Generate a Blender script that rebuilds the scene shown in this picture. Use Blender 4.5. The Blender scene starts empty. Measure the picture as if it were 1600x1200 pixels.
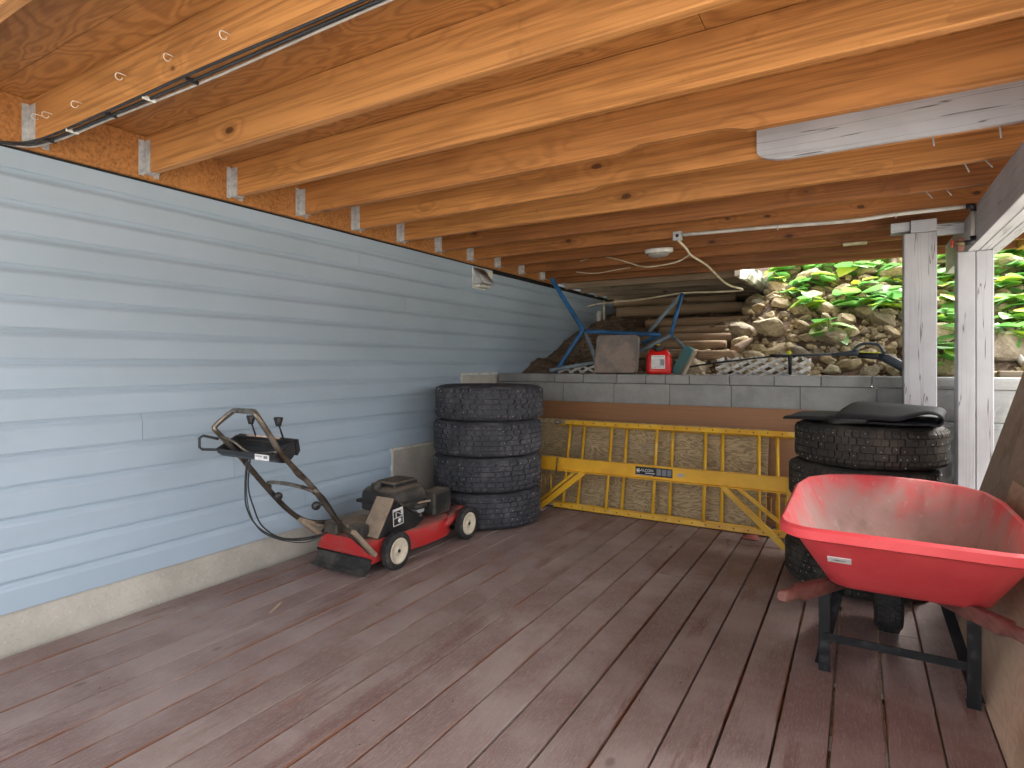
import bpy, bmesh, math, random
from mathutils import Vector, Matrix, Euler, noise
R = math.radians
random.seed(7)
scene = bpy.context.scene
col = scene.collection

# ------------------------------------------------------------------ camera, sky, sun, exposure
CD, CH, FPX, HY = 2.85, 1.122, 915.0, 568.0          # distance to house wall, eye height, focal px (1600 wide), horizon row
TH = math.atan((1342 - 800) / FPX)
cam = bpy.data.objects.new('camera', bpy.data.cameras.new('camera')); col.objects.link(cam)
cam.location = (CD, 0, CH); cam.rotation_euler = (R(90), 0, TH)
cam.data.sensor_width = 36; cam.data.lens = FPX / 1600 * 36; cam.data.shift_y = -(600 - HY) / 1600
cam.data.clip_start = .05; cam.data.clip_end = 1000
scene.camera = cam
w = bpy.data.worlds.new('World'); scene.world = w; w.use_nodes = True
wn = w.node_tree; bg = wn.nodes['Background']
sky = wn.nodes.new('ShaderNodeTexSky'); sky.sky_type = 'NISHITA'; sky.sun_disc = False
SUN_EL, SUN_AZ = 52, 38                             # azimuth clockwise from +Y
sky.sun_elevation = R(SUN_EL); sky.sun_rotation = R(SUN_AZ)
sky.air_density = 1.0; sky.dust_density = 5.0; sky.ozone_density = 1.0
hs = wn.nodes.new('ShaderNodeHueSaturation'); hs.inputs['Saturation'].default_value = .15   # an overcast sky is nearly grey
wn.links.new(sky.outputs[0], hs.inputs['Color']); wn.links.new(hs.outputs[0], bg.inputs[0])
bg.inputs[1].default_value = .15
sun = bpy.data.objects.new('sun', bpy.data.lights.new('sun', 'SUN')); col.objects.link(sun)
sun.data.energy = 1.5; sun.data.angle = R(30); sun.data.color = (1, .96, .9)
sd = Vector((math.sin(R(SUN_AZ)) * math.cos(R(SUN_EL)), math.cos(R(SUN_AZ)) * math.cos(R(SUN_EL)), math.sin(R(SUN_EL))))
sun.rotation_euler = sd.to_track_quat('Z', 'Y').to_euler()
vs = scene.view_settings; vs.view_transform = 'Standard'; vs.look = 'None'; vs.gamma = 1; vs.exposure = 2.85
scene.render.engine = 'CYCLES'
scene.cycles.max_bounces = 8; scene.cycles.diffuse_bounces = 7

# ------------------------------------------------------------------ helpers
AX = Vector((-math.sin(TH), math.cos(TH), 0)); RX = Vector((math.cos(TH), math.sin(TH), 0)); CP = Vector((CD, 0, CH))
def ray(x, y): return AX + RX * ((x - 800) / FPX) + Vector((0, 0, (HY - y) / FPX))
def onx(x, y, X): d = ray(x, y); return CP + d * ((X - CD) / d.x)
def ony(x, y, Y): d = ray(x, y); return CP + d * (Y / d.y)
def onz(x, y, Z): d = ray(x, y); return CP + d * ((Z - CH) / d.z)

class MB:
    def __init__(s): s.v = []; s.f = []; s.m = []; s.sm = []; s.mi = 0
    def add(s, vs, fs, smooth=False):
        b = len(s.v); s.v += [tuple(v) for v in vs]
        for f in fs: s.f.append(tuple(i + b for i in f)); s.m.append(s.mi); s.sm.append(smooth)
        return s
    def box(s, a, b, c=0.0, mat=None):
        (x0, y0, z0), (x1, y1, z1) = a, b
        if c <= 0:
            vs = [(x, y, z) for z in (z0, z1) for y in (y0, y1) for x in (x0, x1)]
            fs = [(0, 2, 3, 1), (4, 5, 7, 6), (0, 1, 5, 4), (2, 6, 7, 3), (0, 4, 6, 2), (1, 3, 7, 5)]
        else:
            vs = []; idx = {}
            X = (x0, x1); Y = (y0, y1); Z = (z0, z1)
            for i in (0, 1):
                for j in (0, 1):
                    for k in (0, 1):
                        sx, sy, sz = (1, -1)[i], (1, -1)[j], (1, -1)[k]
                        for q, v in enumerate([(X[i], Y[j] + sy * c, Z[k] + sz * c), (X[i] + sx * c, Y[j], Z[k] + sz * c), (X[i] + sx * c, Y[j] + sy * c, Z[k])]):
                            idx[i, j, k, q] = len(vs); vs.append(v)
            fs = []
            for i in (0, 1): fs.append([idx[i, 0, 0, 0], idx[i, 0, 1, 0], idx[i, 1, 1, 0], idx[i, 1, 0, 0]])
            for j in (0, 1): fs.append([idx[0, j, 0, 1], idx[0, j, 1, 1], idx[1, j, 1, 1], idx[1, j, 0, 1]])
            for k in (0, 1): fs.append([idx[0, 0, k, 2], idx[0, 1, k, 2], idx[1, 1, k, 2], idx[1, 0, k, 2]])
            for j in (0, 1):
                for k in (0, 1): fs.append([idx[0, j, k, 1], idx[1, j, k, 1], idx[1, j, k, 2], idx[0, j, k, 2]])
            for i in (0, 1):
                for k in (0, 1): fs.append([idx[i, 0, k, 0], idx[i, 1, k, 0], idx[i, 1, k, 2], idx[i, 0, k, 2]])
            for i in (0, 1):
                for j in (0, 1): fs.append([idx[i, j, 0, 0], idx[i, j, 1, 0], idx[i, j, 1, 1], idx[i, j, 0, 1]])
            for i in (0, 1):
                for j in (0, 1):
                    for k in (0, 1): fs.append([idx[i, j, k, 0], idx[i, j, k, 1], idx[i, j, k, 2]])
        if mat is not None: vs = [mat @ Vector(v) for v in vs]
        return s.add(vs, fs)
    def tube(s, pts, r, n=8, cap=True, closed=False):
        pts = [Vector(p) for p in pts]; rs = r if isinstance(r, (list, tuple)) else [r] * len(pts)
        m = len(pts); T = []
        for i in range(m):
            if closed: t = pts[(i + 1) % m] - pts[i - 1]
            else: t = pts[min(i + 1, m - 1)] - pts[max(i - 1, 0)]
            T.append(t.normalized())
        up = Vector((0, 0, 1)) if abs(T[0].z) < .9 else Vector((1, 0, 0))
        N = (up - T[0] * up.dot(T[0])).normalized(); vs = []
        for i in range(m):
            N = (N - T[i] * N.dot(T[i])).normalized(); B = T[i].cross(N)
            for k in range(n):
                a = 2 * math.pi * k / n; vs.append(pts[i] + (N * math.cos(a) + B * math.sin(a)) * rs[i])
        fs = []
        for i in range(m if closed else m - 1):
            j = (i + 1) % m
            for k in range(n): fs.append((i * n + k, i * n + (k + 1) % n, j * n + (k + 1) % n, j * n + k))
        s.add(vs, fs, True)
        if cap and not closed: s.add(vs[:n], [tuple(range(n))[::-1]]); s.add(vs[-n:], [tuple(range(n))])
        return s
    def lathe(s, prof, n=24, mat=None, closed=False, smooth=True):       # prof [(r,z)] about Z
        vs = []; m = len(prof)
        for (r, z) in prof:
            for k in range(n):
                a = 2 * math.pi * k / n; vs.append(Vector((r * math.cos(a), r * math.sin(a), z)))
        if mat is not None: vs = [mat @ v for v in vs]
        fs = [(i * n + k, i * n + (k + 1) % n, ((i + 1) % m) * n + (k + 1) % n, ((i + 1) % m) * n + k) for i in range(m if closed else m - 1) for k in range(n)]
        return s.add(vs, fs, smooth)
    def prism(s, out, t0, t1, mat=None, smooth=False):                    # outline in XY, thickness along Z
        n = len(out); vs = [Vector((x, y, t0)) for x, y in out] + [Vector((x, y, t1)) for x, y in out]
        if mat is not None: vs = [mat @ v for v in vs]
        s.add(vs, [tuple(range(n))[::-1], tuple(range(n, 2 * n))])
        return s.add(vs, [(i, (i + 1) % n, n + (i + 1) % n, n + i) for i in range(n)], smooth)
    def loft(s, rings, cap0=True, cap1=True, smooth=True):
        n = len(rings[0]); vs = [Vector(p) for r in rings for p in r]
        s.add(vs, [(i * n + k, i * n + (k + 1) % n, (i + 1) * n + (k + 1) % n, (i + 1) * n + k) for i in range(len(rings) - 1) for k in range(n)], smooth)
        if cap0: s.add(rings[0], [tuple(range(n))[::-1]])
        if cap1: s.add(rings[-1], [tuple(range(n))])
        return s
    def mesh(s, name, mats):
        me = bpy.data.meshes.new(name); me.from_pydata(s.v, [], s.f)
        for m in (mats if isinstance(mats, (list, tuple)) else [mats]): me.materials.append(m)
        me.polygons.foreach_set('material_index', s.m); me.polygons.foreach_set('use_smooth', s.sm)
        bm = bmesh.new(); bm.from_mesh(me); bmesh.ops.remove_doubles(bm, verts=bm.verts, dist=1e-6)
        bmesh.ops.recalc_face_normals(bm, faces=bm.faces); bm.to_mesh(me); bm.free()
        return me
    def build(s, name, mats, parent=None, **kw): return link(name, s.mesh(name, mats), parent, **kw)

def link(name, me, parent=None, loc=None, rot=None, scale=None, mtx=None, color=None, smooth_angle=None):
    o = bpy.data.objects.new(name, me); col.objects.link(o)
    if parent: o.parent = parent
    if loc is not None: o.location = loc
    if rot is not None: o.rotation_euler = rot
    if scale is not None: o.scale = scale if hasattr(scale, '__len__') else (scale,) * 3
    if mtx is not None: o.matrix_basis = mtx
    if color is not None: o.color = (*color, 1)
    return o
def auto_smooth(o, ang=40):
    me = o.data; bm = bmesh.new(); bm.from_mesh(me)
    for f in bm.faces: f.smooth = True
    for e in bm.edges: e.smooth = not (len(e.link_faces) == 2 and e.calc_face_angle(0) > R(ang))
    bm.to_mesh(me); bm.free(); return o
def tag(o, label=None, cat=None, group=None, kind=None):
    if label: o['label'] = label
    if cat: o['category'] = cat
    if group: o['group'] = group
    if kind: o['kind'] = kind
    return o
def thing(name, label, cat, loc=(0, 0, 0), rot=(0, 0, 0), group=None):
    o = bpy.data.objects.new(name, None); col.objects.link(o); o.location = loc; o.rotation_euler = rot
    o.empty_display_size = .1
    return tag(o, label, cat, group)
def rrect(x0, x1, y0, y1, r, n=5):
    out = []
    for cx, cy, a0 in ((x1 - r, y1 - r, 0), (x0 + r, y1 - r, 90), (x0 + r, y0 + r, 180), (x1 - r, y0 + r, 270)):
        for k in range(n + 1):
            a = R(a0 + 90 * k / n); out.append((cx + r * math.cos(a), cy + r * math.sin(a)))
    return out
def bez(pts, n=8):                                                        # smooth curve through points (Catmull-Rom)
    p = [Vector(q) for q in pts]; p = [p[0] * 2 - p[1]] + p + [p[-1] * 2 - p[-2]]; out = []
    for i in range(1, len(p) - 2):
        for k in range(n):
            t = k / n; a, b, c, d = p[i - 1:i + 3]
            out.append(.5 * ((2 * b) + (c - a) * t + (2 * a - 5 * b + 4 * c - d) * t * t + (3 * b - a - 3 * c + d) * t ** 3))
    return out + [p[-2]]
def frame(o, zdir, xhint=(1, 0, 0)):
    z = Vector(zdir).normalized(); x = Vector(xhint); x = (x - z * x.dot(z)).normalized(); y = z.cross(x)
    m = Matrix((x, y, z)).transposed().to_4x4(); m.translation = Vector(o); return m
def text_mesh(txt, size):
    c = bpy.data.curves.new('lettering', 'FONT'); c.body = txt; c.size = size; c.extrude = .0004
    o = bpy.data.objects.new('lettering', c); col.objects.link(o); bpy.context.view_layer.update()
    me = bpy.data.meshes.new_from_object(o.evaluated_get(bpy.context.evaluated_depsgraph_get()))
    bpy.data.objects.remove(o); return me

# ------------------------------------------------------------------ materials
def srgb(h):
    c = [int(h[i:i + 2], 16) / 255 for i in (0, 2, 4)]
    return tuple((x / 12.92 if x <= .04045 else ((x + .055) / 1.055) ** 2.4) for x in c)
class NT:
    def __init__(s, name, rough=.6, metal=0, spec=.4):
        s.m = bpy.data.materials.new(name); s.m.use_nodes = True; s.t = s.m.node_tree
        s.b = s.t.nodes['Principled BSDF']; s.b.inputs['Roughness'].default_value = rough
        s.b.inputs['Metallic'].default_value = metal; s.b.inputs['Specular IOR Level'].default_value = spec
        s.tc = s.t.nodes.new('ShaderNodeTexCoord'); s.oi = s.t.nodes.new('ShaderNodeObjectInfo')
    def set(s, sock, v):
        if isinstance(v, bpy.types.NodeSocket): s.t.links.new(v, sock)
        else:
            if hasattr(v, '__len__') and len(v) == 3 and sock.type == 'RGBA': v = (*v, 1)
            sock.default_value = v
    def n(s, typ, ins=None, **props):
        nd = s.t.nodes.new('ShaderNode' + typ)
        for k, v in props.items(): setattr(nd, k, v)
        for k, v in (ins or {}).items(): s.set(nd.inputs[k], v)
        return nd
    def math(s, op, a, b=0.0, c=0.0, clamp=False): return s.n('Math', {0: a, 1: b, 2: c}, operation=op, use_clamp=clamp).outputs[0]
    def coords(s, scale=(1, 1, 1), rnd=37.0, src='Object'):
        off = s.n('VectorMath', {0: s.oi.outputs['Random'], 1: (rnd, rnd * .7, rnd * 1.3)}, operation='MULTIPLY').outputs[0] if rnd else (0, 0, 0)
        v = s.n('VectorMath', {0: s.tc.outputs[src], 1: off}, operation='ADD').outputs[0]
        return s.n('VectorMath', {0: v, 1: scale}, operation='MULTIPLY').outputs[0]
    def noise(s, vec, scale=5, detail=4, rough=.55, dist=0):
        return s.n('TexNoise', {'Vector': vec, 'Scale': scale, 'Detail': detail, 'Roughness': rough, 'Distortion': dist}).outputs['Fac']
    def ramp(s, f, lo, hi, a=0.0, b=1.0): return s.n('MapRange', {0: f, 1: lo, 2: hi, 3: a, 4: b}, interpolation_type='SMOOTHSTEP').outputs[0]
    def mix(s, f, a, b, mode='MIX'):
        nd = s.n('Mix', data_type='RGBA', blend_type=mode); s.set(nd.inputs[0], f); s.set(nd.inputs[6], a); s.set(nd.inputs[7], b); return nd.outputs[2]
    def bump(s, h, strength=.3, dist=.004):
        nb = s.n('Bump', {'Height': h, 'Strength': strength, 'Distance': dist})
        prev = s.b.inputs['Normal']
        if prev.is_linked: s.t.links.new(prev.links[0].from_socket, nb.inputs['Normal'])
        s.t.links.new(nb.outputs[0], prev)
    def done(s, colr, rough=None):
        s.set(s.b.inputs['Base Color'], colr)
        if rough is not None: s.set(s.b.inputs['Roughness'], rough)
        return s.m

def m_plain(name, c, c2=None, rough=.55, metal=0, scale=9, lo=.35, hi=.7, bump=0, bscale=120, spec=.4):
    t = NT(name, rough, metal, spec); v = t.coords()
    c2 = c2 or tuple(x * .72 for x in c)
    f = t.ramp(t.noise(v, scale, 5), lo, hi)
    if bump: t.bump(t.noise(v, bscale, 3), bump, .002)
    return t.done(t.mix(f, c, c2), t.ramp(t.noise(v, scale * 2, 3), .2, .8, max(rough - .12, .05), min(rough + .12, 1)))

def m_lumber(name, light, dark, knot, contrast=1.0, rough=.6, knots=True, axis=0, ringfreq=19):
    t = NT(name, rough)
    def sc(a, b): v = [b] * 3; v[axis] = a; return tuple(v)
    low = t.noise(t.coords(sc(.22, 4.0)), 1, 2, .5)
    if knots:
        ks = [7.0, 7.0, 7.0]; ks[axis] = 3.6; ks[1 if axis != 1 else 0] = .02
        kv = t.n('VectorMath', {0: t.coords(tuple(ks)), 1: t.n('VectorMath', {0: t.n('TexNoise', {'Vector': t.coords(sc(14, 26)), 'Scale': 1.0}).outputs['Color'], 1: (.10, .10, .10)}, operation='MULTIPLY').outputs[0]}, operation='ADD').outputs[0]
        vo = t.n('TexVoronoi', {'Vector': kv, 'Scale': 1.0, 'Randomness': 1.0})
        sepc = t.n('SeparateColor', {0: vo.outputs['Color']})
        d = t.math('DIVIDE', vo.outputs['Distance'], t.math('ADD', .55, t.math('MULTIPLY', sepc.outputs[1], .8)))
        gate = t.math('GREATER_THAN', sepc.outputs[0], .42)
        low = t.math('ADD', low, t.math('MULTIPLY', t.math('MULTIPLY', t.ramp(d, .55, .05), gate), .08))   # grain bends round the knot
    ring = t.math('PINGPONG', t.math('MULTIPLY', low, ringfreq), .5)
    ring = t.ramp(ring, .12, .5)
    fine = t.noise(t.coords(sc(1.6, 85)), 1, 4, .65)
    c = t.mix(t.math('MULTIPLY', ring, .3 * contrast), light, dark)
    c = t.mix(t.ramp(fine, .42, .68, 0, .62 * contrast), c, dark)
    stain = t.noise(t.coords(sc(.9, 3.5)), 1.3, 4, .6)
    c = t.mix(t.ramp(stain, .55, .75, 0, .5 * contrast), c, dark)
    pale = t.noise(t.coords(sc(.5, 5), rnd=61), 1.1, 3)
    c = t.mix(t.ramp(pale, .52, .72, 0, .35), c, tuple(min(1, x * 1.25) for x in light))
    if knots:
        c = t.mix(t.math('MULTIPLY', t.math('MULTIPLY', t.ramp(d, .26, .08), gate), .45), c, dark)
        c = t.mix(t.math('MULTIPLY', t.math('MULTIPLY', t.ramp(d, .13, .09), gate), .8), c, knot)
        c = t.mix(t.math('MULTIPLY', t.math('MULTIPLY', t.ramp(d, .05, .01), gate), .6), c, tuple(x * .35 for x in knot))
    smudge = t.noise(t.coords((1, 1, 1), rnd=17), 5, 5, .7); c = t.mix(t.ramp(smudge, .62, .75, 0, .35 * contrast), c, tuple(x * .6 for x in dark))
    c = t.mix(1.0, c, t.oi.outputs['Color'], 'MULTIPLY')
    t.bump(fine, .25, .002); t.bump(ring, .12, .002)
    return t.done(c)

def m_rotary(name, light, dark, contrast=1.0, axis=0, rough=.65, scale=1.0, grime=None):
    t = NT(name, rough)
    def sc(a, b): v = [b] * 3; v[axis] = a; return tuple(x * scale for x in v)
    low = t.noise(t.coords(sc(1.3, 4.5)), 1, 3, .5, .6)
    rg = t.ramp(t.math('PINGPONG', t.math('MULTIPLY', low, 16), .5), .1, .5)
    fine = t.noise(t.coords(sc(6, 120)), 1, 3, .6)
    c = t.mix(t.math('MULTIPLY', rg, .5 * contrast), light, dark)
    c = t.mix(t.ramp(fine, .4, .75, 0, .4 * contrast), c, dark)
    if grime: c = t.mix(t.ramp(t.noise(t.coords((1, 1, 1)), 3.2, 5, .62), .5, .68, 0, .75), c, grime)
    c = t.mix(1.0, c, t.oi.outputs['Color'], 'MULTIPLY')
    t.bump(rg, .15, .002); t.bump(fine, .2, .002)
    return t.done(c)

M = {}
M['joist'] = m_lumber('stained_joist_wood', srgb('b7834c'), srgb('724824'), srgb('40200d'), 1.0, .55)
M['oldwood'] = m_lumber('weathered_old_wood', srgb('8a7c68'), srgb('54483a'), srgb('2a221a'), 1.0, .8)
M['ceil_ply'] = m_rotary('stained_plywood', srgb('b27c44'), srgb('74441e'), 1.0, 0, .6)
M['ply_yellow'] = m_rotary('weathered_plywood', srgb('b7a27c'), srgb('6a5a42'), 1.3, 0, .75, 2.2, srgb('8c8270'))
M['ply_brown'] = m_rotary('grimy_brown_plywood', srgb('b09d8a'), srgb('85735f'), .7, 2, .8, 1.2, srgb('84735f'))
M['ply_light'] = m_rotary('pale_plywood', srgb('cdb69c'), srgb('a0866c'), .55, 1, .65, 1.2, srgb('a08a72'))
M['panel'] = m_lumber('brown_hardboard', srgb('8f6644'), srgb('714d32'), srgb('5c3516'), .55, .55, False, 0, 6)

def m_deck():
    t = NT('worn_deck_paint', .55, 0, .45)
    v = t.coords((1, 1, 1)); vl = t.coords((7, .9, 7)); vf = t.coords((60, 6, 60))
    c = t.mix(t.ramp(t.noise(v, 2.2, 6, .6), .36, .66), srgb('7f6a66'), srgb('998a86'))
    red = t.ramp(t.noise(vl, 1.3, 5, .6), .54, .7, 0, .8); c = t.mix(red, c, srgb('6d4f49'))
    wear = t.math('MULTIPLY', t.ramp(t.noise(t.coords((60, 9, 60)), 3, 5, .75), .47, .66), .5)
    c = t.mix(wear, c, srgb('a8988f'))
    c = t.mix(t.ramp(t.noise(t.coords((40, 24, 40)), 7, 3, .75), .57, .7, 0, .55), c, srgb('b3a5a0'))
    sx = t.n('SeparateXYZ', {0: t.tc.outputs['Object']}).outputs[0]
    e = t.math('ABSOLUTE', sx)                                            # distance from the board's centre line
    en = t.math('ADD', e, t.math('MULTIPLY', t.math('SUBTRACT', t.noise(t.coords((3, 1.6, 3)), 2, 4), .5), .03))
    c = t.mix(t.math('MULTIPLY', t.ramp(en, .0630, .0680, 0, .75), t.ramp(t.noise(t.coords((2, .8, 2), rnd=71), 1.6, 3), .42, .6)), c, srgb('7d4c2c'))        # paint worn off along the arrises
    orange = t.math('MULTIPLY', t.ramp(t.noise(t.coords((4, 1.1, 4), rnd=91), 1.7, 5, .6), .66, .78), .35)
    c = t.mix(orange, c, srgb('8f5530'))
    spots = t.ramp(t.n('TexVoronoi', {'Vector': t.coords((1, .6, 1)), 'Scale': 5.0}).outputs['Distance'], .10, .03, 0, .55)
    c = t.mix(spots, c, srgb('4a3430'))
    h = t.noise(vf, 1, 4, .7); t.bump(h, .7, .004); t.bump(t.noise(v, 160, 3, .7), .35, .002)
    return t.done(c, t.ramp(t.noise(v, 5, 5), .3, .7, .42, .68))
M['deck'] = m_deck()

def m_siding():
    t = NT('blue_vinyl_siding', .42, 0, .45)
    v = t.coords((1, 1, 1), 11); c = t.mix(t.ramp(t.noise(v, 1.1, 4), .3, .7), srgb('a6b9ca'), srgb('9fb2c2'))
    c = t.mix(t.ramp(t.noise(t.coords((40, 3, 14), 11), 1, 4), .5, .8, 0, .12), c, srgb('8c9da8'))
    c = t.mix(t.ramp(t.noise(v, 2.3, 6, .7), .62, .8, 0, .25), c, srgb('c4d0d6'))
    t.bump(t.noise(t.coords((30, 4, 90), 11), 1, 4, .6), .10, .002)
    return t.done(c)
M['siding'] = m_siding()
def m_concrete(name, a, b, sc=1.0, bump=.4, pits=True):
    t = NT(name, .85, 0, .3); v = t.coords((1, 1, 1), 13)
    c = t.mix(t.ramp(t.noise(v, 4 * sc, 6, .65), .35, .68), a, b)
    c = t.mix(t.ramp(t.noise(v, 150 * sc, 3, .7), .5, .75, 0, .35), c, tuple(x * .45 for x in a))
    c = t.mix(t.ramp(t.noise(v, 110 * sc, 2, .6, .2), .62, .74, 0, .3), c, tuple(min(1, x * 1.5) for x in a))
    t.bump(t.noise(v, 140 * sc, 4, .7), bump, .003)
    t.bump(t.noise(v, 22 * sc, 4, .7), bump * .5, .006)
    return t.done(c)
M['foundation'] = m_concrete('foundation_concrete', srgb('c6c2b8'), srgb('a9a59c'), .5, .3)
M['block'] = m_concrete('grey_block', srgb('979896'), srgb('828483'), 1.2, .45)
M['slab'] = m_concrete('stained_paver', srgb('9a8c82'), srgb('74706e'), 1.6, .3)
def m_greypaint(name, axis, c1, c2):
    t = NT(name, .6, 0, .35); v = t.coords((1, 1, 1))
    def sc(a, b): q = [b] * 3; q[axis] = a; return tuple(q)
    c = t.mix(t.ramp(t.noise(v, 2.5, 4), .35, .7), c1, c2)
    streak = t.noise(t.coords(sc(1.3, 34)), 1, 4, .6); c = t.mix(t.ramp(streak, .54, .74, 0, .4), c, srgb('7d7976'))
    crack = t.math('ABSOLUTE', t.math('SUBTRACT', t.noise(t.coords(sc(.45, 17)), 1, 3, .5), .5))
    c = t.mix(t.ramp(crack, .006, .001, 0, .8), c, srgb('4a453f'))
    wear = t.ramp(t.noise(t.coords(sc(3, 12)), 1.4, 6, .7), .64, .73, 0, .75); c = t.mix(wear, c, srgb('786c5e'))
    t.bump(streak, .25, .003); t.bump(t.ramp(crack, .012, .0), -.4, .004)
    return t.done(c)
M['greypaint'] = m_greypaint('grey_painted_post', 2, srgb('a6a6aa'), srgb('96969a'))
M['greypaint_x'] = m_greypaint('grey_painted_board', 0, srgb('b9bbc0'), srgb('a6a8ad'))
M['greypaint_y'] = m_greypaint('grey_painted_beam', 1, srgb('c2c3c6'), srgb('b0b1b4'))
M['white'] = m_plain('white_plastic', srgb('dcdcd6'), srgb('c2c1b8'), .5, 0, 14)
M['gutter'] = m_plain('stained_white_gutter', srgb('c9c8ba'), srgb('7d7c66'), .5, 0, 6, .4, .65)
M['cable'] = m_plain('cream_cable', srgb('d6cdb4'), srgb('b3a88c'), .5, 0, 12)
M['blackcable'] = m_plain('black_cable', srgb('2a2a2c'), None, .45)
M['greycable'] = m_plain('grey_cable', srgb('b9b4ac'), None, .5)
M['membrane'] = m_plain('black_membrane', srgb('1c1b1a'), None, .7)
M['galv'] = m_plain('galvanised_steel', srgb('b9bcbd'), srgb('9a9ea1'), .5, .15, 40)
M['pvc'] = m_plain('grey_pipe', srgb('c3c1bb'), srgb('a9a69e'), .45, 0, 10)
M['brass'] = m_plain('dull_brass', srgb('6e6149'), None, .5, .5)
M['redknob'] = m_plain('red_enamel', srgb('b02a24'), None, .4)
def m_rubber(name, a, dust, amt):
    t = NT(name, .75, 0, .3); v = t.coords((1, 1, 1))
    c = t.mix(t.ramp(t.noise(v, 7, 6, .7), .45, .72, 0, amt), a, dust)
    c = t.mix(t.ramp(t.noise(v, 60, 4, .7), .55, .75, 0, amt), c, dust)
    t.bump(t.noise(v, 90, 3), .25, .002); return t.done(c)
M['rubber'] = m_rubber('dusty_tyre_rubber', srgb('3a3c42'), srgb('77757a'), .5)
M['rubber2'] = m_rubber('brown_dusty_tyre_rubber', srgb('34322f'), srgb('6b6258'), .5)
M['rubber3'] = m_rubber('black_rubber', srgb('2b2b2c'), srgb('6a655c'), .45)
M['stud'] = m_plain('stud_steel', srgb('d8d8d8'), None, .4, .3)
M['mat'] = m_rubber('black_carpet_mat', srgb('17181c'), srgb('34353b'), .35)
def m_dusty(name, a, dust, amt, rough=.45, sc=6, up=.5):
    t = NT(name, rough, 0, .45); v = t.coords((1, 1, 1))
    f = t.ramp(t.noise(v, sc, 6, .68), .42, .68, 0, amt)
    nz = t.n('SeparateXYZ', {0: t.n('NewGeometry').outputs['Normal']}).outputs[2]
    f = t.math('MAXIMUM', f, t.math('MULTIPLY', t.ramp(nz, .6, .95), t.ramp(t.noise(v, sc * 2, 5, .7), .25, .6, up * .5, up)))   # settled dust lies on top
    t.bump(t.noise(v, 70, 3), .12, .002)
    return t.done(t.mix(f, a, dust), t.ramp(f, 0, .8, rough, .9))
M['mowred'] = m_dusty('dusty_red_paint', srgb('b4272a'), srgb('7e6c60'), .38, .4, 8, .8)
M['mowblack'] = m_dusty('dusty_black_plastic', srgb('2e2d2c'), srgb('7c7264'), .42, .5, 9, .75)
M['console'] = m_dusty('black_console_plastic', srgb('202124'), srgb('55534f'), .25, .38, 8, .3)
M['tan'] = m_dusty('dust_caked_plate', srgb('9c8b78'), srgb('6e6255'), .6, .85, 12, .2)
M['chrome'] = m_plain('worn_handle_tube', srgb('8d867c'), srgb('54483d'), .35, .75, 12)
M['tubeblack'] = m_plain('brown_black_handle_tube', srgb('5b544c'), srgb('39322c'), .4, .5, 14)
M['cream'] = m_dusty('cream_wheel_plastic', srgb('d6cdb8'), srgb('9a8e7a'), .4, .5, 14, .3)
M['paperlabel'] = m_plain('white_label', srgb('e4e4e4'), srgb('cfcfcf'), .5, 0, 30)
M['peelabel'] = m_plain('faded_pink_label', srgb('cbb0a0'), srgb('8e7468'), .6, 0, 40)
M['ink'] = m_plain('black_ink', srgb('202024'), None, .5)
M['inkgrey'] = m_plain('grey_ink', srgb('7c7f86'), None, .5)
def m_yellow():
    t = NT('chipped_yellow_paint', .45, 0, .4); v = t.coords((1, 1, 1))
    c = t.mix(t.ramp(t.noise(v, 6, 5), .35, .7), srgb('dcae34'), srgb('c8962a'))
    c = t.mix(t.ramp(t.noise(v, 9, 5, .6), .55, .72, 0, .6), c, srgb('dcc684'))
    chips = t.ramp(t.noise(v, 34, 6, .75), .63, .68, 0, .9); c = t.mix(chips, c, srgb('6e4a22'))
    t.bump(chips, -.3, .002); return t.done(c, t.ramp(chips, 0, 1, .42, .8))
M['yellow'] = m_yellow()
M['yellowclean'] = m_plain('yellow_beam_paint', srgb('e6b32e'), srgb('d29d28'), .4, 0, 5)
def m_tray(name, dirt):
    t = NT(name, .42, 0, .4); v = t.coords((1, 1, 1))
    c = t.mix(t.ramp(t.noise(v, 3, 4), .3, .7), srgb('e6555a'), srgb('dc484e'))
    c = t.mix(t.ramp(t.noise(v, 130, 3, .7), .6, .75, 0, .25), c, srgb('e87f7c'))
    rg = .42
    if dirt:
        z = t.n('SeparateXYZ', {0: t.tc.outputs['Object']}).outputs[2]
        hgt = t.math('ADD', z, t.math('MULTIPLY', t.math('SUBTRACT', t.noise(t.coords((1, 1, .35)), 7, 6, .65), .5), .42))
        c = t.mix(t.ramp(hgt, .70, .46, 0, .85), c, srgb('a5958c'))
        c = t.mix(t.ramp(hgt, .47, .34, 0, .8), c, srgb('6f6155'))
        c = t.mix(t.ramp(t.noise(t.coords((24, 24, 5)), 1, 5, .7), .55, .72, 0, .35), c, srgb('c9bdb5')); rg = .7
    return t.done(c, t.ramp(t.noise(v, 9, 4), .3, .7, rg, rg + .15))
M['tray'] = m_tray('red_barrow_plastic', False); M['trayin'] = m_tray('red_barrow_plastic_caked_inside', True)
M['handlewood'] = m_lumber('red_brown_handle_wood', srgb('7d544c'), srgb('553430'), srgb('3a2420'), .8, .75, False, 1)
M['steelblack'] = m_plain('chipped_black_steel', srgb('1a1c1f'), srgb('3c3e41'), .45, .2, 22, .5, .75, .2)
M['blue'] = m_plain('blue_painted_tube', srgb('2f6ba3'), srgb('24527d'), .4, 0, 10)
M['bluegrey'] = m_plain('faded_blue_grey_tube', srgb('74848e'), srgb('586872'), .5, 0, 10)
M['teal'] = m_plain('teal_painted_wood', srgb('2f6a70'), srgb('4a5c50'), .6, 0, 8)
M['canred'] = m_plain('red_fuel_can_plastic', srgb('d5201c'), srgb('b81a18'), .4, 0, 4)
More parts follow.
